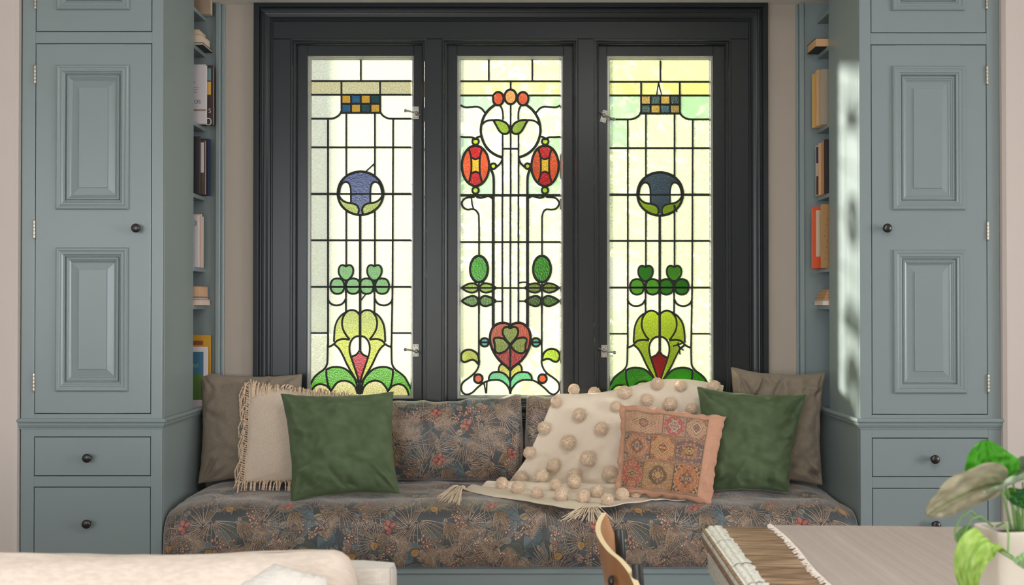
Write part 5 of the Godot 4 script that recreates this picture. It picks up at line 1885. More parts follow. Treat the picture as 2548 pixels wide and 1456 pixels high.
func pillow(called: String, label: String, q: Array, m: Material, opt: Dictionary) -> Node3D:
	var base: Vector3 = (q[2] + q[3]) / 2.0
	var o := thing(called, label, "cushion", base, opt.get("group", ""))
	var fn := pillow_fn(q, opt)
	for side in [1.0, -1.0]:
		var n := 124 if side > 0 else 30
		var rows := []
		for i in n + 1:
			var row := PackedVector3Array()
			for j in n + 1:
				# denser near the rim, where the curve is tight
				var s := sin((2.0 * j / n - 1.0) * PI / 2)
				var t := sin((2.0 * i / n - 1.0) * PI / 2)
				row.append(fn.call(lerpf(2.0 * j / n - 1.0, s, 0.7), lerpf(2.0 * i / n - 1.0, t, 0.7), side))
			rows.append(row)
		var b := MB.new()
		b.grid(rows, [], side > 0)
		part("front_cover" if side > 0 else "back_cover", b, m, o)
	if opt.has("piping"):
		var path := []
		for e in 4:
			for k in 24:
				var a := -1.0 + 2.0 * k / 24.0
				var st: Vector2 = [Vector2(a, -1), Vector2(1, a), Vector2(-a, 1), Vector2(-1, -a)][e]
				path.append(fn.call(st.x, st.y, 1.0))
		path.append(path[0])
		var b := MB.new()
		b.tube(path, opt.piping, -1.0, 6, 1.0, false)
		part("seam", b, opt.get("seam_mat", m), o)
	return o

func cord(b: MB, path: Array, r: float) -> void:      # a twisted cotton cord
	var fine := []
	for k in path.size() - 1:
		for j in 5:
			fine.append(path[k].lerp(path[k + 1], j / 5.0))
	fine.append(path[path.size() - 1])
	for strand in 2:
		var p := []
		for k in fine.size():
			var t: Vector3 = (fine[mini(k + 1, fine.size() - 1)] - fine[maxi(k - 1, 0)]).normalized()
			var s := t.cross(Vector3(0.31, 0.2, 0.93)).normalized()
			var w := t.cross(s)
			var a := k * 1.25 + strand * PI
			p.append(fine[k] + (s * cos(a) + w * sin(a)) * r * 0.45)
		b.tube(p, r * 0.68, r * 0.6, 5)

func build_cushions() -> void:
	var g := ""
	pillow("scatter_cushion", "taupe linen cushion propped beside the picture books, behind the fringed cushion", [P(497, 926, -0.50), P(751, 931, -0.52), P(770, 1192, -0.40), P(494, 1203, -0.40)], M.taupe_linen, {"thick": 0.06, "seed": 3, "folds": 34, "wrinkle": 2.2, "pinch": 0.075, "piping": 0.0018})
	pillow("scatter_cushion", "taupe linen cushion tilted in the corner behind the second green velvet cushion", [P(1820, 914, -0.44), P(2052, 927, -0.43), P(2046, 1206, -0.36), P(1812, 1206, -0.40)], M.taupe_linen, {"thick": 0.06, "seed": 11, "folds": 34, "wrinkle": 2.4, "pinch": 0.085, "piping": 0.0018, "creases": [[Vector2(-0.85, -0.9), Vector2(-0.3, -0.1), 0.05, -0.01], [Vector2(-0.35, -0.95), Vector2(-0.75, -0.2), 0.04, 0.012], [Vector2(0.1, -0.95), Vector2(-0.2, -0.3), 0.05, -0.012]]})
	# fringed cushion
	var q := [P(618, 955, -0.42), P(884, 986, -0.47), P(880, 1205, -0.345), P(604, 1204, -0.27)]
	var o := pillow("scatter_cushion", "cream linen cushion with a knotted rope fringe, between the taupe and green cushions", q, M.cream_linen, {"thick": 0.062, "seed": 5, "folds": 14, "wrinkle": 0.7, "pinch": 0.03})
	var fn := pillow_fn(q, {"thick": 0.062, "seed": 5, "folds": 14, "wrinkle": 0.7, "pinch": 0.03})
	var r := RandomNumberGenerator.new()
	r.seed = 8
	var b := MB.new()
	for k in 46:        # hanging down over the side edge
		var t := -0.98 + 1.96 * k / 45.0
		var p: Vector3 = fn.call(-1.0, t, 1.0)
		var out := r.randf_range(0.008, 0.042)
		var l := r.randf_range(0.05, 0.085)
		var zz := r.randf_range(0.002, 0.024)
		var e := Vector3(p.x - out * 0.9, maxf(p.y - l, seat_h(p.x, p.z) + 0.008), p.z + zz * 0.6 + 0.004)
		cord(b, [p + Vector3(0.004, 0.0, 0.003), p + Vector3(-out * 0.55, 0.010, zz), p + Vector3(-out * 0.95, -l * 0.35, zz), e], 0.0036)
	var f := part("fringe", b, M.cord, o)
	f.set_meta("kind", "stuff")
	b = MB.new()
	for k in 60:        # flopping over the top edge
		var s := -0.97 + 1.93 * k / 59.0
		var p: Vector3 = fn.call(s, -1.0, 1.0)
		var l := r.randf_range(0.035, 0.07)
		var sx := r.randf_range(-0.014, 0.018)
		var hgt := r.randf_range(0.006, 0.02)
		if r.randf() < 0.8:
			cord(b, [p, p + Vector3(sx * 0.4, hgt, 0.008), p + Vector3(sx * 0.8, hgt * 0.3 - 0.004, 0.03), p + Vector3(sx, -l * 0.6, 0.043), p + Vector3(sx * 1.1, -l, 0.046)], 0.0034)
		else:
			cord(b, [p, p + Vector3(sx, hgt * 1.2, -0.006), p + Vector3(sx * 1.6, hgt, -0.02), p + Vector3(sx * 1.8, -0.02, -0.03)], 0.0034)
	f = part("fringe", b, M.cord, o)
	f.set_meta("kind", "stuff")
	b = MB.new()
	for k in 62:        # lying on the seat along the lower edge
		var s := -1.0 + 1.9 * k / 61.0
		var p: Vector3 = fn.call(s, 1.0, 1.0)
		var l := r.randf_range(0.03, 0.058)
		var sx := r.randf_range(-0.02, 0.016)
		var e := p + Vector3(sx, 0, l)
		e.y = seat_h(e.x, e.z) + 0.006
		cord(b, [p + Vector3(0, 0.004, 0.002), p + Vector3(sx * 0.3, 0.012, l * 0.35), p + Vector3(sx * 0.8, 0.006, l * 0.75), e], 0.0036)
	f = part("fringe", b, M.cord, o)
	f.set_meta("kind", "stuff")
	b = MB.new()
	var edge := []
	for k in 30:
		edge.append(fn.call(-1.0, -1.0 + 2.0 * k / 29.0, 1.0) + Vector3(0.006, 0, 0.008))
	cord(b, edge, 0.0038)
	part("rope_edge", b, M.cord, o)
	# green velvet pair
	pillow("scatter_cushion", "green velvet cushion in front of the fringed cream cushion", [P(699, 980, -0.27), P(979, 975, -0.29), P(994, 1228, -0.115), P(724, 1248, -0.085)], M.velvet, {"thick": 0.10, "seed": 21, "folds": 36, "wrinkle": 2.2, "pinch": 0.085, "piping": 0.002})
	pillow("scatter_cushion", "green velvet cushion behind the carpet patterned cushion, with a pale frayed seam", [P(1735, 963, -0.36), P(2007, 982, -0.30), P(1962, 1228, -0.20), P(1738, 1228, -0.22)], M.velvet, {"thick": 0.10, "seed": 33, "folds": 34, "wrinkle": 2.0, "pinch": 0.08, "piping": 0.002, "seam_mat": mat(rgb8(128, 146, 112), 0.9)})
	# carpet-patterned cushion with a blush border
	var cq := [P(1541, 1003, -0.27), P(1809, 1036, -0.20), P(1770, 1256, -0.06), P(1530, 1228, -0.10)]
	var copt := {"thick": 0.062, "seed": 44, "folds": 12, "wrinkle": 0.8, "pinch": 0.045, "ripple": 0.0055}
	o = pillow("scatter_cushion", "blush bordered cushion with a carpet patchwork front, resting on the pompom throw", cq, M.blush, copt)
	fn = pillow_fn(cq, copt)
	var rows := []
	var n := 70
	var lift := ((cq[1] - cq[0]) as Vector3).cross(cq[0] - cq[3]).normalized() * 0.0022
	for i in n + 1:
		var row := PackedVector3Array()
		for j in n + 1:
			row.append(fn.call(lerpf(-0.9, 0.68, float(j) / n), lerpf(-0.83, 0.9, float(i) / n), 1.0) + lift)
		rows.append(row)
	b = MB.new()
	b.grid(rows, [], true)
	part("patchwork_panel", b, M.patchwork, o)
	var rim := []
	for e in 4:
		for k in 24:
			var a := k / 24.0
			var st: Vector2 = [Vector2(a, 0), Vector2(1, a), Vector2(1 - a, 1), Vector2(0, 1 - a)][e]
			rim.append(fn.call(lerpf(-0.9, 0.68, st.x), lerpf(-0.83, 0.9, st.y), 1.0) + lift)
	rim.append(rim[0])
	b = MB.new()
	b.tube(rim, 0.0024, -1.0, 6, 1.0, false)
	part("piping", b, mat(rgb8(164, 136, 116), 0.9), o)

# ---------------------------------------------------------------- the throw
func on_seat(px: float, py: float, lift: float) -> Vector3:
	var y := 0.55
	var p := Vector3.ZERO
	for k in 6:
		p = PY(px, py, y + lift)
		y = seat_h(p.x, clampf(p.z, -0.56, -0.1))
	return Vector3(p.x, y + lift, p.z)

func cr(a: Vector3, b: Vector3, c: Vector3, d: Vector3, t: float) -> Vector3:
	return b.cubic_interpolate(c, a, d, t)

func build_throw() -> void:
	var K := []      # control rows of six points
	var put := func(pts: Array, z: float) -> void:
		var row := []
		for k in range(0, pts.size(), 2):
			row.append(P(pts[k], pts[k + 1], z))
		K.append(row)
	put.call([1396, 1030, 1480, 1030, 1560, 1015, 1640, 1000, 1720, 1000, 1800, 1012], -0.565)
	put.call([1390, 988, 1480, 986, 1565, 972, 1640, 954, 1720, 954, 1796, 966], -0.535)
	put.call([1385, 981, 1478, 979, 1560, 965, 1640, 947, 1720, 947, 1800, 962], -0.495)
	put.call([1372, 1006, 1470, 1004, 1560, 998, 1640, 985, 1715, 980, 1792, 1000], -0.448)
	put.call([1346, 1068, 1450, 1070, 1550, 1068, 1630, 1064, 1705, 1064, 1780, 1066], -0.395)
	put.call([1318, 1128, 1430, 1132, 1530, 1132, 1620, 1132, 1700, 1132, 1775, 1132], -0.376)
	put.call([1286, 1176, 1405, 1184, 1520, 1186, 1610, 1190, 1690, 1192, 1765, 1192], -0.372)
	var seat := func(pts: Array) -> void:
		var row := []
		for k in range(0, pts.size(), 3):
			row.append(on_seat(pts[k], pts[k + 1], pts[k + 2]))
		K.append(row)
	seat.call([1262, 1199, 0.012, 1390, 1205, 0.010, 1510, 1208, 0.010, 1600, 1210, 0.010, 1680, 1212, 0.01, 1750, 1214, 0.01])
	seat.call([1218, 1196, 0.034, 1370, 1203, 0.036, 1500, 1204, 0.036, 1590, 1206, 0.034, 1660, 1214, 0.022, 1735, 1222, 0.012])
	seat.call([1196, 1212, 0.010, 1350, 1220, 0.014, 1490, 1220, 0.018, 1590, 1220, 0.02, 1655, 1226, 0.016, 1725, 1232, 0.01])
	seat.call([1172, 1208, 0.012, 1325, 1232, 0.009, 1470, 1242, 0.009, 1580, 1236, 0.01, 1650, 1236, 0.01, 1715, 1240, 0.01])
	seat.call([1150, 1219, 0.006, 1300, 1246, 0.006, 1440, 1266, 0.006, 1560, 1254, 0.006, 1640, 1245, 0.006, 1705, 1247, 0.006])
	var fine_rows := []
	var sub := 8
	for i in (K.size() - 1) * sub + 1:
		var a := mini(i / sub, K.size() - 2)
		var t := float(i - a * sub) / sub
		var row := []
		for j in 6:
			row.append(cr(K[maxi(a - 1, 0)][j], K[a][j], K[a + 1][j], K[mini(a + 2, K.size() - 1)][j], t))
		fine_rows.append(row)
	var rows := []
	for i in fine_rows.size():
		var row := PackedVector3Array()
		var c: Array = fine_rows[i]
		for j in 5 * 16 + 1:
			var a := mini(j / 16, 4)
			var t := float(j - a * 16) / 16.0
			var p := cr(c[maxi(a - 1, 0)], c[a], c[a + 1], c[mini(a + 2, 5)], t)
			var seatness := smoothstep(46.0, 60.0, i)
			p += Vector3(0, 0, 1).lerp(Vector3.UP, seatness) * (0.007 * fold_noise.get_noise_2d(j * 1.6 + 400, i * 2.1) + 0.003)
			row.append(p)
		rows.append(row)
	var at := on_seat(1400, 1230, 0.0)
	var o := thing("throw_blanket", "cream wool throw with pompoms draped over the seat back and across the seat", "throw", at)
	var b := MB.new()
	b.grid(rows, [], true)
	# its thickness: the underside and a rolled rim
	var under := []
	for i in rows.size():
		var row := PackedVector3Array()
		for j in rows[i].size():
			var i0 := maxi(i - 1, 0)
			var i1 := mini(i + 1, rows.size() - 1)
			var j0 := maxi(j - 1, 0)
			var j1: int = mini(j + 1, rows[i].size() - 1)
			var nn: Vector3 = -(rows[i][j1] - rows[i][j0]).cross(rows[i1][j] - rows[i0][j]).normalized()
			row.append(rows[i][j] - nn * 0.004)
		under.append(row)
	b.grid(under, [], false)
	part("cloth", b, M.wool, o)
	var rim := []
	for i in rows.size():
		rim.append(rows[i][0].lerp(under[i][0], 0.5))
	for j in range(1, rows[0].size()):
		rim.append(rows[rows.size() - 1][j].lerp(under[rows.size() - 1][j], 0.5))
	b = MB.new()
	b.tube(rim, 0.0026, -1.0, 6)
	part("hem", b, M.wool, o)
	# pompoms
	var r := RandomNumberGenerator.new()
	r.seed = 12
	var kinds := []
	for v in 4:
		var m := MB.new()
		var ball := []
		for i in 13:
			var row := PackedVector3Array()
			for j in 21:
				var th := PI * i / 12.0
				var ph := TAU * (j % 20) / 20.0
				var d := Vector3(sin(th) * cos(ph), cos(th), -sin(th) * sin(ph))
				row.append(d * 0.84)
			ball.append(row)
		m.grid(ball, [], true)
		for k in 900:      # yarn ends standing out all round
			var d := Vector3(r.randfn(), r.randfn(), r.randfn()).normalized()
			var s := d.cross(Vector3(0.3, 0.8, 0.5)).normalized().rotated(d, r.randf() * TAU)
			var bend := Vector3(r.randfn(), r.randfn(), r.randfn()) * 0.03
			var w := 0.045
			var p0 := d * 0.78
			var p1 := d * r.randf_range(0.95, 1.03) + bend
			var e := s.rotated(d, TAU / 3) * w
			var f := s.rotated(d, -TAU / 3) * w
			s *= w
			m.quad(p0 + s, p0 + e, p1 + e * 0.7, p1 + s * 0.7)
			m.quad(p0 + e, p0 + f, p1 + f * 0.7, p1 + e * 0.7)
			m.quad(p0 + f, p0 + s, p1 + s * 0.7, p1 + f * 0.7)
			m.tri(p1 + s * 0.7, p1 + e * 0.7, p1 + f * 0.7)
		kinds.append(m.commit())
	var spots := [[1428, 974, 15], [1480, 980, 17], [1386, 1000, 15], [1440, 1030, 18], [1355, 1066, 17], [1493, 1062, 18], [1530, 1010, 15], [1607, 992, 16], [1668, 1006, 18], [1555, 978, 17], [1637, 957, 16], [1695, 960, 15], [1771, 964, 18], [1408, 1096, 20], [1459, 1132, 21], [1375, 1150, 18], [1429, 1173, 18], [1518, 1172, 19], [1345, 1193, 20], [1320, 1126, 16], [1296, 1175, 17], [1250, 1210, 17], [1289, 1221, 17], [1337, 1232, 17], [1380, 1205, 15], [1427, 1199, 18], [1525, 1200, 17], [1396, 1240, 19], [1451, 1242, 18], [1483, 1230, 18], [1510, 1249, 17], [1546, 1239, 18], [1578, 1233, 18], [1590, 1060, 17], [1640, 1100, 17], [1560, 1120, 17], [1720, 1010, 15], [1732, 1100, 16]]
	for s in spots:
		var best := Vector3.ZERO
		var nn := Vector3.BACK
		var near := 1e9
		for i in range(8, rows.size() - 1):
			for j in range(0, rows[i].size() - 1):
				var d: float = pix(rows[i][j]).distance_to(Vector2(s[0], s[1] + s[2] * 0.35))
				if d < near - 0.5:
					near = d
					best = rows[i][j]
					nn = -(rows[i][j + 1] - rows[i][j]).cross(rows[i + 1][j] - rows[i][j]).normalized()
		var rad: float = s[2] * (4.0 - best.z) / F * 0.96
		var c := best + nn * rad * 0.72
		var bs := Basis.from_euler(Vector3(r.randf() * TAU, r.randf() * TAU, r.randf() * TAU)).scaled(Vector3.ONE * rad)
		placed("pompom", kinds[r.randi() % 4], M.pompom, o, Transform3D(bs, c))
	# tassels at two corners
	for tq in [[1152, 1214, 1086, 1238, 1148, 1252], [1470, 1268, 1395, 1292, 1520, 1300]]:
		b = MB.new()
		var h := on_seat(tq[0], tq[1], 0.014)
		for k in 46:
			var t := k / 45.0
			var e := on_seat(lerpf(tq[2], tq[4], t) + r.randf_range(-6, 6), lerpf(tq[3], tq[5], t) + r.randf_range(-9, 7), r.randf_range(0.002, 0.012))
			var mid := h.lerp(e, 0.45) + Vector3(r.randf_range(-0.006, 0.006), r.randf_range(0.008, 0.026), r.randf_range(-0.01, 0.01))
			b.tube([h + Vector3(r.randf_range(-0.006, 0.006), r.randf_range(-0.004, 0.006), 0), h.lerp(mid, 0.6) + Vector3(0, 0.006, 0), mid, mid.lerp(e, 0.55), e], 0.0019, 0.0015, 5)
		b.lathe([Vector2(0, -0.013), Vector2(0.009, -0.008), Vector2(0.012, 0.0), Vector2(0.009, 0.008), Vector2(0, 0.011)], 12, Transform3D(Basis.IDENTITY, h))
		part("tassel", b, M.pompom, o)

# ---------------------------------------------------------------- sofa, table, chair, plant
func soft_box(b: MB, lo: Vector3, hi: Vector3, rad: float, puff: float, sd: float, wr: float) -> void:
	# a rounded block with swollen faces and a little slackness
	var n := 26
	var c := (lo + hi) / 2.0
	var h := (hi - lo) / 2.0
	for k in 3:
		for s in [-1.0, 1.0]:
			var u := (k + 1) % 3
			var w := (k + 2) % 3
			var rows := []
			for i in n + 1:
				var row := PackedVector3Array()
				for j in n + 1:
					var q := Vector3.ZERO
					q[k] = s * h[k]
					q[u] = (2.0 * j / n - 1.0) * h[u]
					q[w] = (2.0 * i / n - 1.0) * h[w]
					var core := q.clamp(-h + Vector3.ONE * rad, h - Vector3.ONE * rad)
					var d := q - core
					if d.length() > 0.0:
						q = core + d.normalized() * rad
					var f := (1.0 - pow(q[u] / h[u], 2.0)) * (1.0 - pow(q[w] / h[w], 2.0))
					q[k] += s * puff * f
					q += Vector3(fold_noise.get_noise_3d(q.x * 50 + sd, q.y * 90, q.z * 50), fold_noise.get_noise_3d(q.x * 50, q.y * 90 + sd, q.z * 50), fold_noise.get_noise_3d(q.x * 50, q.y * 90, q.z * 50 + sd)) * wr
					row.append(c + q)
				rows.append(row)
			b.grid(rows, [], s < 0)

func build_sofa() -> void:
	var z1 := 1.95
	var o := thing("sofa", "cream upholstered sofa with a long loose back cushion, in front of the drawers", "sofa", Vector3(-0.9, 0, 2.1))
	var b := MB.new()
	var xr := X(982, 1.7)
	var ty := Y(1397, 1.665)
	soft_box(b, Vector3(-2.3, 0.12, 1.64), Vector3(xr, ty, 1.71), 0.018, 0.003, 1.0, 0.002)
	part("frame_back", b, M.sofa_white, o)
	b = MB.new()
	b.tube([Vector3(xr - 0.006, ty - 0.005, 1.706), Vector3(xr - 0.003, 0.45, 1.708), Vector3(xr - 0.003, 0.15, 1.708)], 0.0035, -1, 6)
	part("piping", b, M.sofa_white, o)
	b = MB.new()
	soft_box(b, Vector3(-2.3, 0.12, 1.72), Vector3(xr, 0.40, 2.5), 0.03, 0.01, 2.0, 0.003)
	part("seat", b, M.sofa_white, o)
	for k in 2:
		for zz in [1.69, 2.4]:
			b = MB.new()
			var x := -2.2 if k == 0 else xr - 0.1
			b.box(Vector3(x - 0.025, 0, zz - 0.025), Vector3(x + 0.025, 0.13, zz + 0.025), 0.003)
			part("leg", b, M.plywood, o)
	# long back cushion, a soft roll
	var rows := []
	var x0 := -2.25
	var x1 := X(900, 1.83)
	var n := 120
	for i in n + 1:
		var x := lerpf(x0, x1, float(i) / n)
		var e := minf(x - x0, x1 - x)
		var sh := sqrt(maxf(0.0, 1.0 - pow(clampf(1.0 - e / 0.07, 0, 1), 2.2)))
		var row := PackedVector3Array()
		var px := pix(Vector3(x, 0.8, 1.83)).x
		var top := Y(1382.0 - 10.0 * exp(-pow((px - 760) / 170.0, 2.0)) - 6.0 * smoothstep(250.0, -150.0, px) + 3.0 * exp(-pow((px - 340) / 120.0, 2.0)), 1.83)
		for k in 33:
			var a := TAU * (k % 32) / 32.0
			var cy := cos(a)
			var sy := sin(a)
			var q := Vector3(x, 0.58 + (top - 0.58) * signf(cy) * pow(absf(cy), 0.75) * lerpf(0.55, 1.0, sh), 1.83 + 0.105 * signf(sy) * pow(absf(sy), 0.8) * sh)
			q.y = maxf(q.y, 0.405)
			q += Vector3(0, 0.005, 0.006) * fold_noise.get_noise_2d(x * 70.0, k * 9.0) * sh
			row.append(q)
		rows.append(row)
	b = MB.new()
	b.grid(rows, [], false)
	part("back_cushion", b, M.sofa, o)
	var q := [P(590, 1462, 1.995), P(684, 1404, 1.97), P(812, 1440, 2.0), P(800, 1640, 2.09)]
	pillow("scatter_cushion", "small cream cushion with one corner showing against the long sofa cushion", q, M.sofa_white, {"thick": 0.03, "seed": 61, "folds": 6, "wrinkle": 0.5, "pinch": 0.02, "piping": 0.002})

func build_table() -> void:
	# table axes: turned a little against the room
	var a := deg_to_rad(2.3)
	var across := Vector3(cos(a), 0, sin(a))
	var deep := Vector3(-sin(a), 0, cos(a))
	var ty := 0.75
	var c0 := PY(1778, 1309, ty)          # far corner nearest the chair
	var o := thing("dining_table", "weathered plank dining table with reflected light coloured onto its moulded end, beside the bentwood chair", "table", Vector3(c0.x + 0.9, 0, c0.z + 0.5))
	var xf := Transform3D(Basis(across, Vector3.UP, deep), Vector3(c0.x, ty, c0.z))
	var r := RandomNumberGenerator.new()
	r.seed = 31
	var z := 0.0
	var widths := [0.066, 0.148, 0.092, 0.104, 0.118, 0.1, 0.13, 0.11, 0.12]
	for k in widths.size():
		var b := MB.new()
		var w: float = widths[k]
		b.box(Vector3(0.012, -0.034, z + 0.0012), Vector3(1.9, -0.0008 * r.randf(), z + w - 0.0012), 0.0022, xf)
		var m: StandardMaterial3D = M.table.duplicate()
		m.albedo_color = M.table.albedo_color.lightened(r.randf_range(-0.02, 0.08)) if k % 2 else M.table.albedo_color.darkened(r.randf_range(0.0, 0.1))
		m.uv1_offset = Vector3(r.randf(), r.randf(), r.randf())
		part("plank", b, m, o)
		z += w
	# moulded end in ragged lengths, its white a window reflection put into the colour
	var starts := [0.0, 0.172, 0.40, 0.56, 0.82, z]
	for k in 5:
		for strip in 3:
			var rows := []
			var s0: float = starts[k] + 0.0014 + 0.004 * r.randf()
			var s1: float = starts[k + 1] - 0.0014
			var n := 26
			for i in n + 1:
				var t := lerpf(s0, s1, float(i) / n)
				var jag := 0.012 * absf(fold_noise.get_noise_1d(t * 500.0 + k * 50)) + 0.001 * r.randf()
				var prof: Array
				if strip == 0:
					prof = [Vector2(0.016 + jag, -0.001), Vector2(0.015 + jag, 0.0022), Vector2(0.006, 0.003), Vector2(-0.001, 0.0022), Vector2(-0.0025, -0.002)]
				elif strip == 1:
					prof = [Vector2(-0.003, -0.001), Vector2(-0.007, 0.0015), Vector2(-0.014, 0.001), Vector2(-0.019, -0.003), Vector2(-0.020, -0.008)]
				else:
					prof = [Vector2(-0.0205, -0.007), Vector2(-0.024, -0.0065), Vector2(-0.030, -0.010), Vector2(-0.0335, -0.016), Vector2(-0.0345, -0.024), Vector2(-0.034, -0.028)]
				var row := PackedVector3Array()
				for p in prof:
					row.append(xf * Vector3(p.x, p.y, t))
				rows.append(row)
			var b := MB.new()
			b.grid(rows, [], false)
			part("edge_moulding", b, M.end_glint, o)
	var b := MB.new()
	b.box(Vector3(-0.033, -0.05, 0.001), Vector3(0.0125, -0.008, z - 0.001), 0.002, xf)
	part("end_board", b, M.table, o)
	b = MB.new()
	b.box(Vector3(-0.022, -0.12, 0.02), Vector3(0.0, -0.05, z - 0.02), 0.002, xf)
	part("apron", b, M.end_glint, o)
	b = MB.new()
	b.box(Vector3(0.0, -0.12, 0.03), Vector3(1.85, -0.035, 0.055), 0.002, xf)
	part("apron", b, M.table, o)
	for q in [Vector2(0.02, 0.04), Vector2(1.75, 0.04), Vector2(0.02, z - 0.11), Vector2(1.75, z - 0.11)]:
		b = MB.new()
		b.box(Vector3(q.x, -0.75, q.y), Vector3(q.x + 0.07, -0.04, q.y + 0.07), 0.004, xf)
		part("leg", b, M.table, o)
	# runner across the table
	var e0 := xf.affine_inverse() * PY(1916, 1306, ty)
	var rows := []
	var n := 50
	for i in n + 1:
		var row := PackedVector3Array()
		var t := float(i) / n
		for j in 31:
			var s := float(j) / 30.0
			row.append(xf * Vector3(lerpf(e0.x + 0.006 * sin(t * 9.0), 1.9, s), 0.0028 + 0.0015 * fold_noise.get_noise_2d(s * 200.0, t * 90.0), lerpf(-0.004, z - 0.02, t)))
		rows.append(row)
	var at := xf * Vector3(e0.x + 0.6, 0.002, z / 2)
	o = thing("table_runner", "undyed woven runner with a frayed white edge, lying across the dining table", "table runner", at)
	b = MB.new()
	b.grid(rows, [], false)
	part("cloth", b, M.runner, o)
	b = MB.new()
	for k in 240:
		var t := k / 239.0
		var p: Vector3 = rows[int(t * n)][0].lerp(rows[mini(int(t * n) + 1, n)][0], t * n - int(t * n))
		var d := xf.basis * Vector3(-r.randf_range(0.006, 0.02), 0, r.randf_range(-0.01, 0.01))
		b.tube([p + Vector3(0, 0.001, 0), p + d * 0.5 + Vector3(0, r.randf_range(0.001, 0.005), 0), p + d], 0.0017, 0.0014, 5)
	part("fringe", b, M.fringe, o).set_meta("kind", "stuff")

func build_chair() -> void:
	var o := thing("dining_chair", "bentwood chair with black steel posts, its curved back seen edge-on", "chair", Vector3(0.45, 0, 1.75))
	# curved plywood back: pixel and depth of its top edge and height of the band along it
	var top := [P(1497, 1276, 1.40), P(1484, 1300, 1.47), P(1482, 1322, 1.54), P(1492, 1346, 1.62), P(1512, 1372, 1.70), P(1538, 1394, 1.77), P(1562, 1424, 1.84), P(1580, 1462, 1.90)]
	var fine := []
	for k in top.size() - 1:
		for j in 6:
			fine.append(cr(top[maxi(k - 1, 0)], top[k], top[k + 1], top[mini(k + 2, top.size() - 1)], j / 6.0))
	fine.append(top[top.size() - 1])
	var rows := [PackedVector3Array(), PackedVector3Array(), PackedVector3Array(), PackedVector3Array()]
	var t := 0.013
	for k in fine.size():
		var p: Vector3 = fine[k]
		var d: Vector3 = (fine[mini(k + 1, fine.size() - 1)] - fine[maxi(k - 1, 0)]) * Vector3(1, 0, 1)
		var s := d.normalized().cross(Vector3.UP)
		if s.x < 0:
			s = -s
		var f := float(k) / (fine.size() - 1)
		var drop := 0.19 * pow(sin(PI * lerpf(0.06, 0.94, f)), 0.5)
		var lean := Vector3(0.03, 0, 0)
		rows[0].append(p)
		rows[1].append(p + s * t)
		rows[2].append(p + s * t + Vector3(0, -drop, 0) + lean)
		rows[3].append(p + Vector3(0, -drop, 0) + lean)
	var b := MB.new()
	b.grid([rows[1], rows[2]], [], false)
	b.grid([rows[3], rows[0]], [], false)
	b.grid([rows[2], rows[3]], [], false)
	b.quad(rows[0][0], rows[3][0], rows[2][0], rows[1][0])
	var l := fine.size() - 1
	b.quad(rows[1][l], rows[2][l], rows[3][l], rows[0][l])
	part("backrest", b, M.plywood, o)
	b = MB.new()
	b.grid([rows[0], rows[1]], [], false)
	part("backrest_edge", b, M.ply_lit_edge, o)
	# steel posts, seat and legs
	for q in [[1540, 1318, 1.56], [1585, 1404, 1.86]]:
		var p := P(q[0], q[1], q[2])
		b = MB.new()
		b.tube([p, p + Vector3(0.01, -0.14, 0), p + Vector3(0.035, -0.35, 0.0), Vector3(p.x + 0.0, 0.0, p.z)], 0.0125, -1, 18)
		part("post", b, M.steel, o)
	var bolt := P(1522, 1446, 1.74)
	b = MB.new()
	b.lathe([Vector2(0, -0.004), Vector2(0.012, -0.004), Vector2(0.013, 0.002), Vector2(0.009, 0.007), Vector2(0, 0.009)], 18, Transform3D(Basis(Vector3.BACK, PI / 2), bolt))
	part("bolt", b, M.steel, o)
	b = MB.new()
	soft_box(b, Vector3(0.26, 0.445, 1.5), Vector3(0.64, 0.462, 1.95), 0.008, 0.0, 3.0, 0.0)
	part("seat", b, M.plywood, o)
	for zz in [1.55, 1.9]:
		b = MB.new()
		b.tube([Vector3(0.27, 0.435, zz), Vector3(0.58, 0.435, zz), Vector3(0.62, 0.40, zz), Vector3(0.64, 0.0, zz)], 0.0125, -1, 14)
		part("leg", b, M.steel, o)

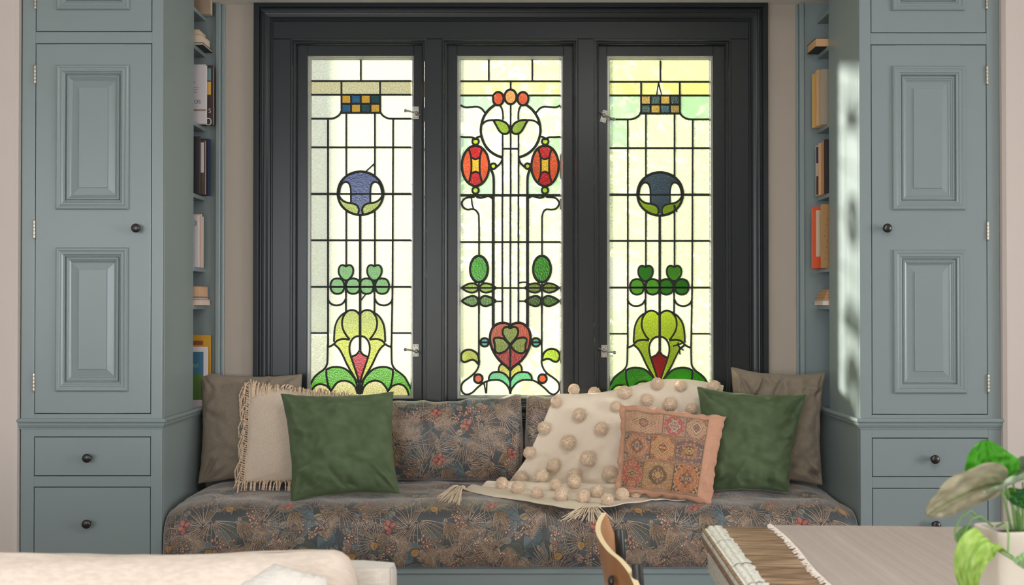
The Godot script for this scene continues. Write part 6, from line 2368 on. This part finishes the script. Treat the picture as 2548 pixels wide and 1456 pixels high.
# a blade from its stalk end to its tip: spine points in space, half width, side direction, colours
func leaf(parent: Node3D, called: String, spine: Array, width: float, side: Vector3, cup: float, c0: Color, c1: Color, vein: Color, heart := 0.5) -> void:
	var fine := []
	for k in spine.size() - 1:
		for j in 7:
			fine.append(cr(spine[maxi(k - 1, 0)], spine[k], spine[k + 1], spine[mini(k + 2, spine.size() - 1)], j / 7.0))
	fine.append(spine[spine.size() - 1])
	var rows := []
	var cols := []
	var n := fine.size()
	var m := 14
	for i in n:
		var t := float(i) / (n - 1)
		var w := width * pow(sin(PI * pow(lerpf(0.03, 1.0, t), heart)), 0.8)
		if i == n - 1:
			w = 0.0005
		var tan_: Vector3 = (fine[mini(i + 1, n - 1)] - fine[maxi(i - 1, 0)]).normalized()
		var s := (side - tan_ * side.dot(tan_)).normalized()
		var nn := s.cross(tan_).normalized()
		var row := PackedVector3Array()
		var cr_ := PackedColorArray()
		for j in m + 1:
			var a := 2.0 * j / m - 1.0
			row.append(fine[i] + s * a * w + nn * (cup * w * a * a + 0.004 * fold_noise.get_noise_2d(t * 120, a * 60) - 0.03 * w * cos(a * 9.0 + t * 5.0)))
			var ribs := 0.5 + 0.5 * sin((t * 9.0 - absf(a) * 2.2) * TAU * 0.6)
			var c := c0.lerp(c1, clampf(0.35 + 0.8 * fold_noise.get_noise_2d(a * 90.0 + i, t * 130.0) + 0.25 * ribs, 0, 1))
			c = c.lerp(vein, exp(-pow(a / 0.06, 2.0)) * 0.75)
			cr_.append(c)
		rows.append(row)
		cols.append(cr_)
	var b := MB.new()
	b.colored = true
	b.grid(rows, [], false, cols)
	# its back, a hair behind
	var back := []
	for i in n:
		var row := PackedVector3Array()
		for j in m + 1:
			var tan_: Vector3 = (fine[mini(i + 1, n - 1)] - fine[maxi(i - 1, 0)]).normalized()
			var s := (side - tan_ * side.dot(tan_)).normalized()
			row.append(rows[i][j] - s.cross(tan_).normalized() * -0.0008)
		back.append(row)
	b.grid(back, [], true, cols)
	part(called, b, M.leaf, parent)

func build_plant() -> void:
	var z := 2.2
	var corner := P(2487, 1327, z)
	var lf := P(2416, 1297, z - 0.085)
	var ty := 0.75 + 0.004
	var o := thing("potted_plant", "trailing plant with heart-shaped leaves in a square off-white pot on the runner", "potted plant", Vector3(corner.x + 0.05, ty, z - 0.08))
	# square pot with rounded corners, seen on its corner
	var ex := Vector3(lf.x - corner.x, 0, lf.z - corner.z)
	var w := 0.15
	var wx := ex.length()
	ex = ex.normalized()
	var ez := Vector3(-ex.z, 0, ex.x)
	if ez.x < 0:
		ez = -ez
	var topy := corner.y
	var ctr := Vector3(corner.x, 0, corner.z) + ex * wx / 2 + ez * w / 2
	var ring := func(y: float, half: float, rad: float) -> PackedVector3Array:
		var row := PackedVector3Array()
		for k in 97:
			var a := TAU * (k % 96) / 96.0
			var cx := cos(a)
			var cz := sin(a)
			var rr := half / pow(pow(absf(cx), 11.0) + pow(absf(cz), 11.0), 1.0 / 11.0)
			var q := ctr + ex * cx * rr * wx / w + ez * cz * rr
			row.append(Vector3(q.x, y, q.z))
		return row
	var h := w / 2
	var rows := [ring.call(ty, 0.001, 0), ring.call(ty, h * 0.8, 0), ring.call(ty + 0.004, h * 0.84, 0), ring.call(topy - 0.006, h * 0.99, 0), ring.call(topy - 0.001, h, 0), ring.call(topy, h - 0.002, 0), ring.call(topy, h - 0.006, 0), ring.call(topy - 0.003, h - 0.008, 0), ring.call(topy - 0.03, h - 0.011, 0)]
	var sgn := ex.cross(ez).y
	var b := MB.new()
	b.grid(rows, [], sgn > 0)
	part("pot", b, M.pot, o)
	b = MB.new()
	var soil := [ring.call(topy - 0.016, h - 0.0095, 0), ring.call(topy - 0.012, h * 0.6, 0), ring.call(topy - 0.008, h * 0.3, 0), ring.call(topy - 0.009, 0.001, 0)]
	b.grid(soil, [], sgn > 0)
	part("soil", b, M.soil, o)
	var gr := rgb8(58, 138, 22)
	var gd := rgb8(40, 110, 24)
	var base := Vector3(ctr.x, topy - 0.01, ctr.z)
	var zc := ctr.z
	# the round upright leaf
	leaf(o, "leaf", [P(2476, 1200, zc), P(2468, 1168, zc + 0.004), P(2458, 1132, zc), P(2452, 1094, zc - 0.008)], 0.05, Vector3(1, 0.1, 0.1), 0.08, gr, rgb8(72, 152, 30), gd, 0.75)
	# the big drooping silvery leaf, its underside towards us
	leaf(o, "leaf", [P(2500, 1205, zc + 0.03), P(2456, 1206, zc + 0.06), P(2390, 1232, zc + 0.09), P(2340, 1260, zc + 0.1), P(2304, 1283, zc + 0.1)], 0.047, Vector3(0.32, 1.0, 0.25), -0.1, rgb8(150, 146, 122), rgb8(186, 178, 152), rgb8(116, 138, 84), 0.72)
	leaf(o, "leaf", [P(2560, 1180, zc + 0.0), P(2530, 1196, zc + 0.05), P(2490, 1212, zc + 0.08), P(2447, 1225, zc + 0.09)], 0.022, Vector3(0.1, 0.55, 0.9), -0.25, rgb8(148, 176, 146), rgb8(196, 210, 188), rgb8(120, 156, 92), 0.7)
	leaf(o, "leaf", [P(2560, 1160, zc - 0.03), P(2530, 1165, zc - 0.03), P(2495, 1178, zc - 0.02), P(2470, 1190, zc - 0.02)], 0.03, Vector3(0.2, 1, 0.4), 0.15, rgb8(104, 136, 96), rgb8(150, 172, 138), rgb8(90, 130, 70), 0.7)
	leaf(o, "leaf", [P(2536, 1262, zc + 0.05), P(2545, 1240, zc + 0.05), P(2562, 1215, zc + 0.05)], 0.024, Vector3(1, 0.3, 0), 0.2, rgb8(28, 84, 32), rgb8(44, 108, 40), gd, 0.6)
	# one trailing leaf turned sideways, one pale leaf hanging over the front
	leaf(o, "leaf", [P(2412, 1308, zc + 0.05), P(2400, 1328, zc + 0.06), P(2392, 1348, zc + 0.06), P(2396, 1366, zc + 0.06)], 0.013, Vector3(1, 0.1, 0.4), 0.5, rgb8(92, 138, 66), rgb8(140, 172, 124), rgb8(196, 128, 60), 0.6)
	leaf(o, "leaf", [P(2486, 1372, zc + 0.13), P(2458, 1346, zc + 0.135), P(2424, 1372, zc + 0.14), P(2408, 1420, zc + 0.14), P(2410, 1475, zc + 0.135), P(2424, 1520, zc + 0.13)], 0.03, Vector3(0.8, -0.5, 0.45), 0.18, rgb8(136, 176, 72), rgb8(178, 206, 116), rgb8(120, 164, 66), 0.6)
	leaf(o, "leaf", [P(2538, 1380, zc + 0.13), P(2548, 1396, zc + 0.13), P(2560, 1420, zc + 0.12)], 0.016, Vector3(1, 0.4, 0), 0.2, rgb8(150, 196, 130), rgb8(196, 222, 176), rgb8(130, 180, 90), 0.6)
	leaf(o, "leaf", [P(2530, 1215, zc), P(2522, 1232, zc + 0.02), P(2516, 1250, zc + 0.03)], 0.018, Vector3(1, 0, 0.2), 0.2, rgb8(70, 140, 40), rgb8(100, 160, 56), gd, 0.6)
	for q in [[2475, 1192, 0.0], [2500, 1205, 0.03], [2520, 1200, 0.02], [2545, 1200, 0.0], [2530, 1260, 0.04], [2524, 1220, 0.0], [2512, 1240, -0.02], [2540, 1250, 0.02]]:
		var e := P(q[0], q[1], zc + q[2])
		var f := base + Vector3((e.x - base.x) * 0.35, 0, q[2] * 0.4)
		b = MB.new()
		b.tube([f, f.lerp(e, 0.5) + Vector3(0.004, 0.006, 0), e], 0.003, 0.002, 8)
		part("stem", b, M.stem, o)
	for q in [[[2470, 1310, 0.03], [2440, 1285, 0.05], [2418, 1290, 0.06], [2408, 1310, 0.055], [2400, 1330, 0.06]], [[2480, 1310, 0.05], [2500, 1300, 0.09], [2510, 1330, 0.12], [2508, 1380, 0.125]], [[2440, 1295, 0.04], [2415, 1270, 0.06], [2392, 1285, 0.06], [2376, 1320, 0.06], [2378, 1345, 0.06]], [[2500, 1372, 0.12], [2520, 1385, 0.125], [2530, 1398, 0.125], [2486, 1372, 0.13]]]:
		var path := []
		for k in q:
			path.append(P(k[0], k[1], zc + k[2]))
		b = MB.new()
		b.tube(path, 0.0022, 0.0018, 8)
		part("vine", b, M.stem, o)
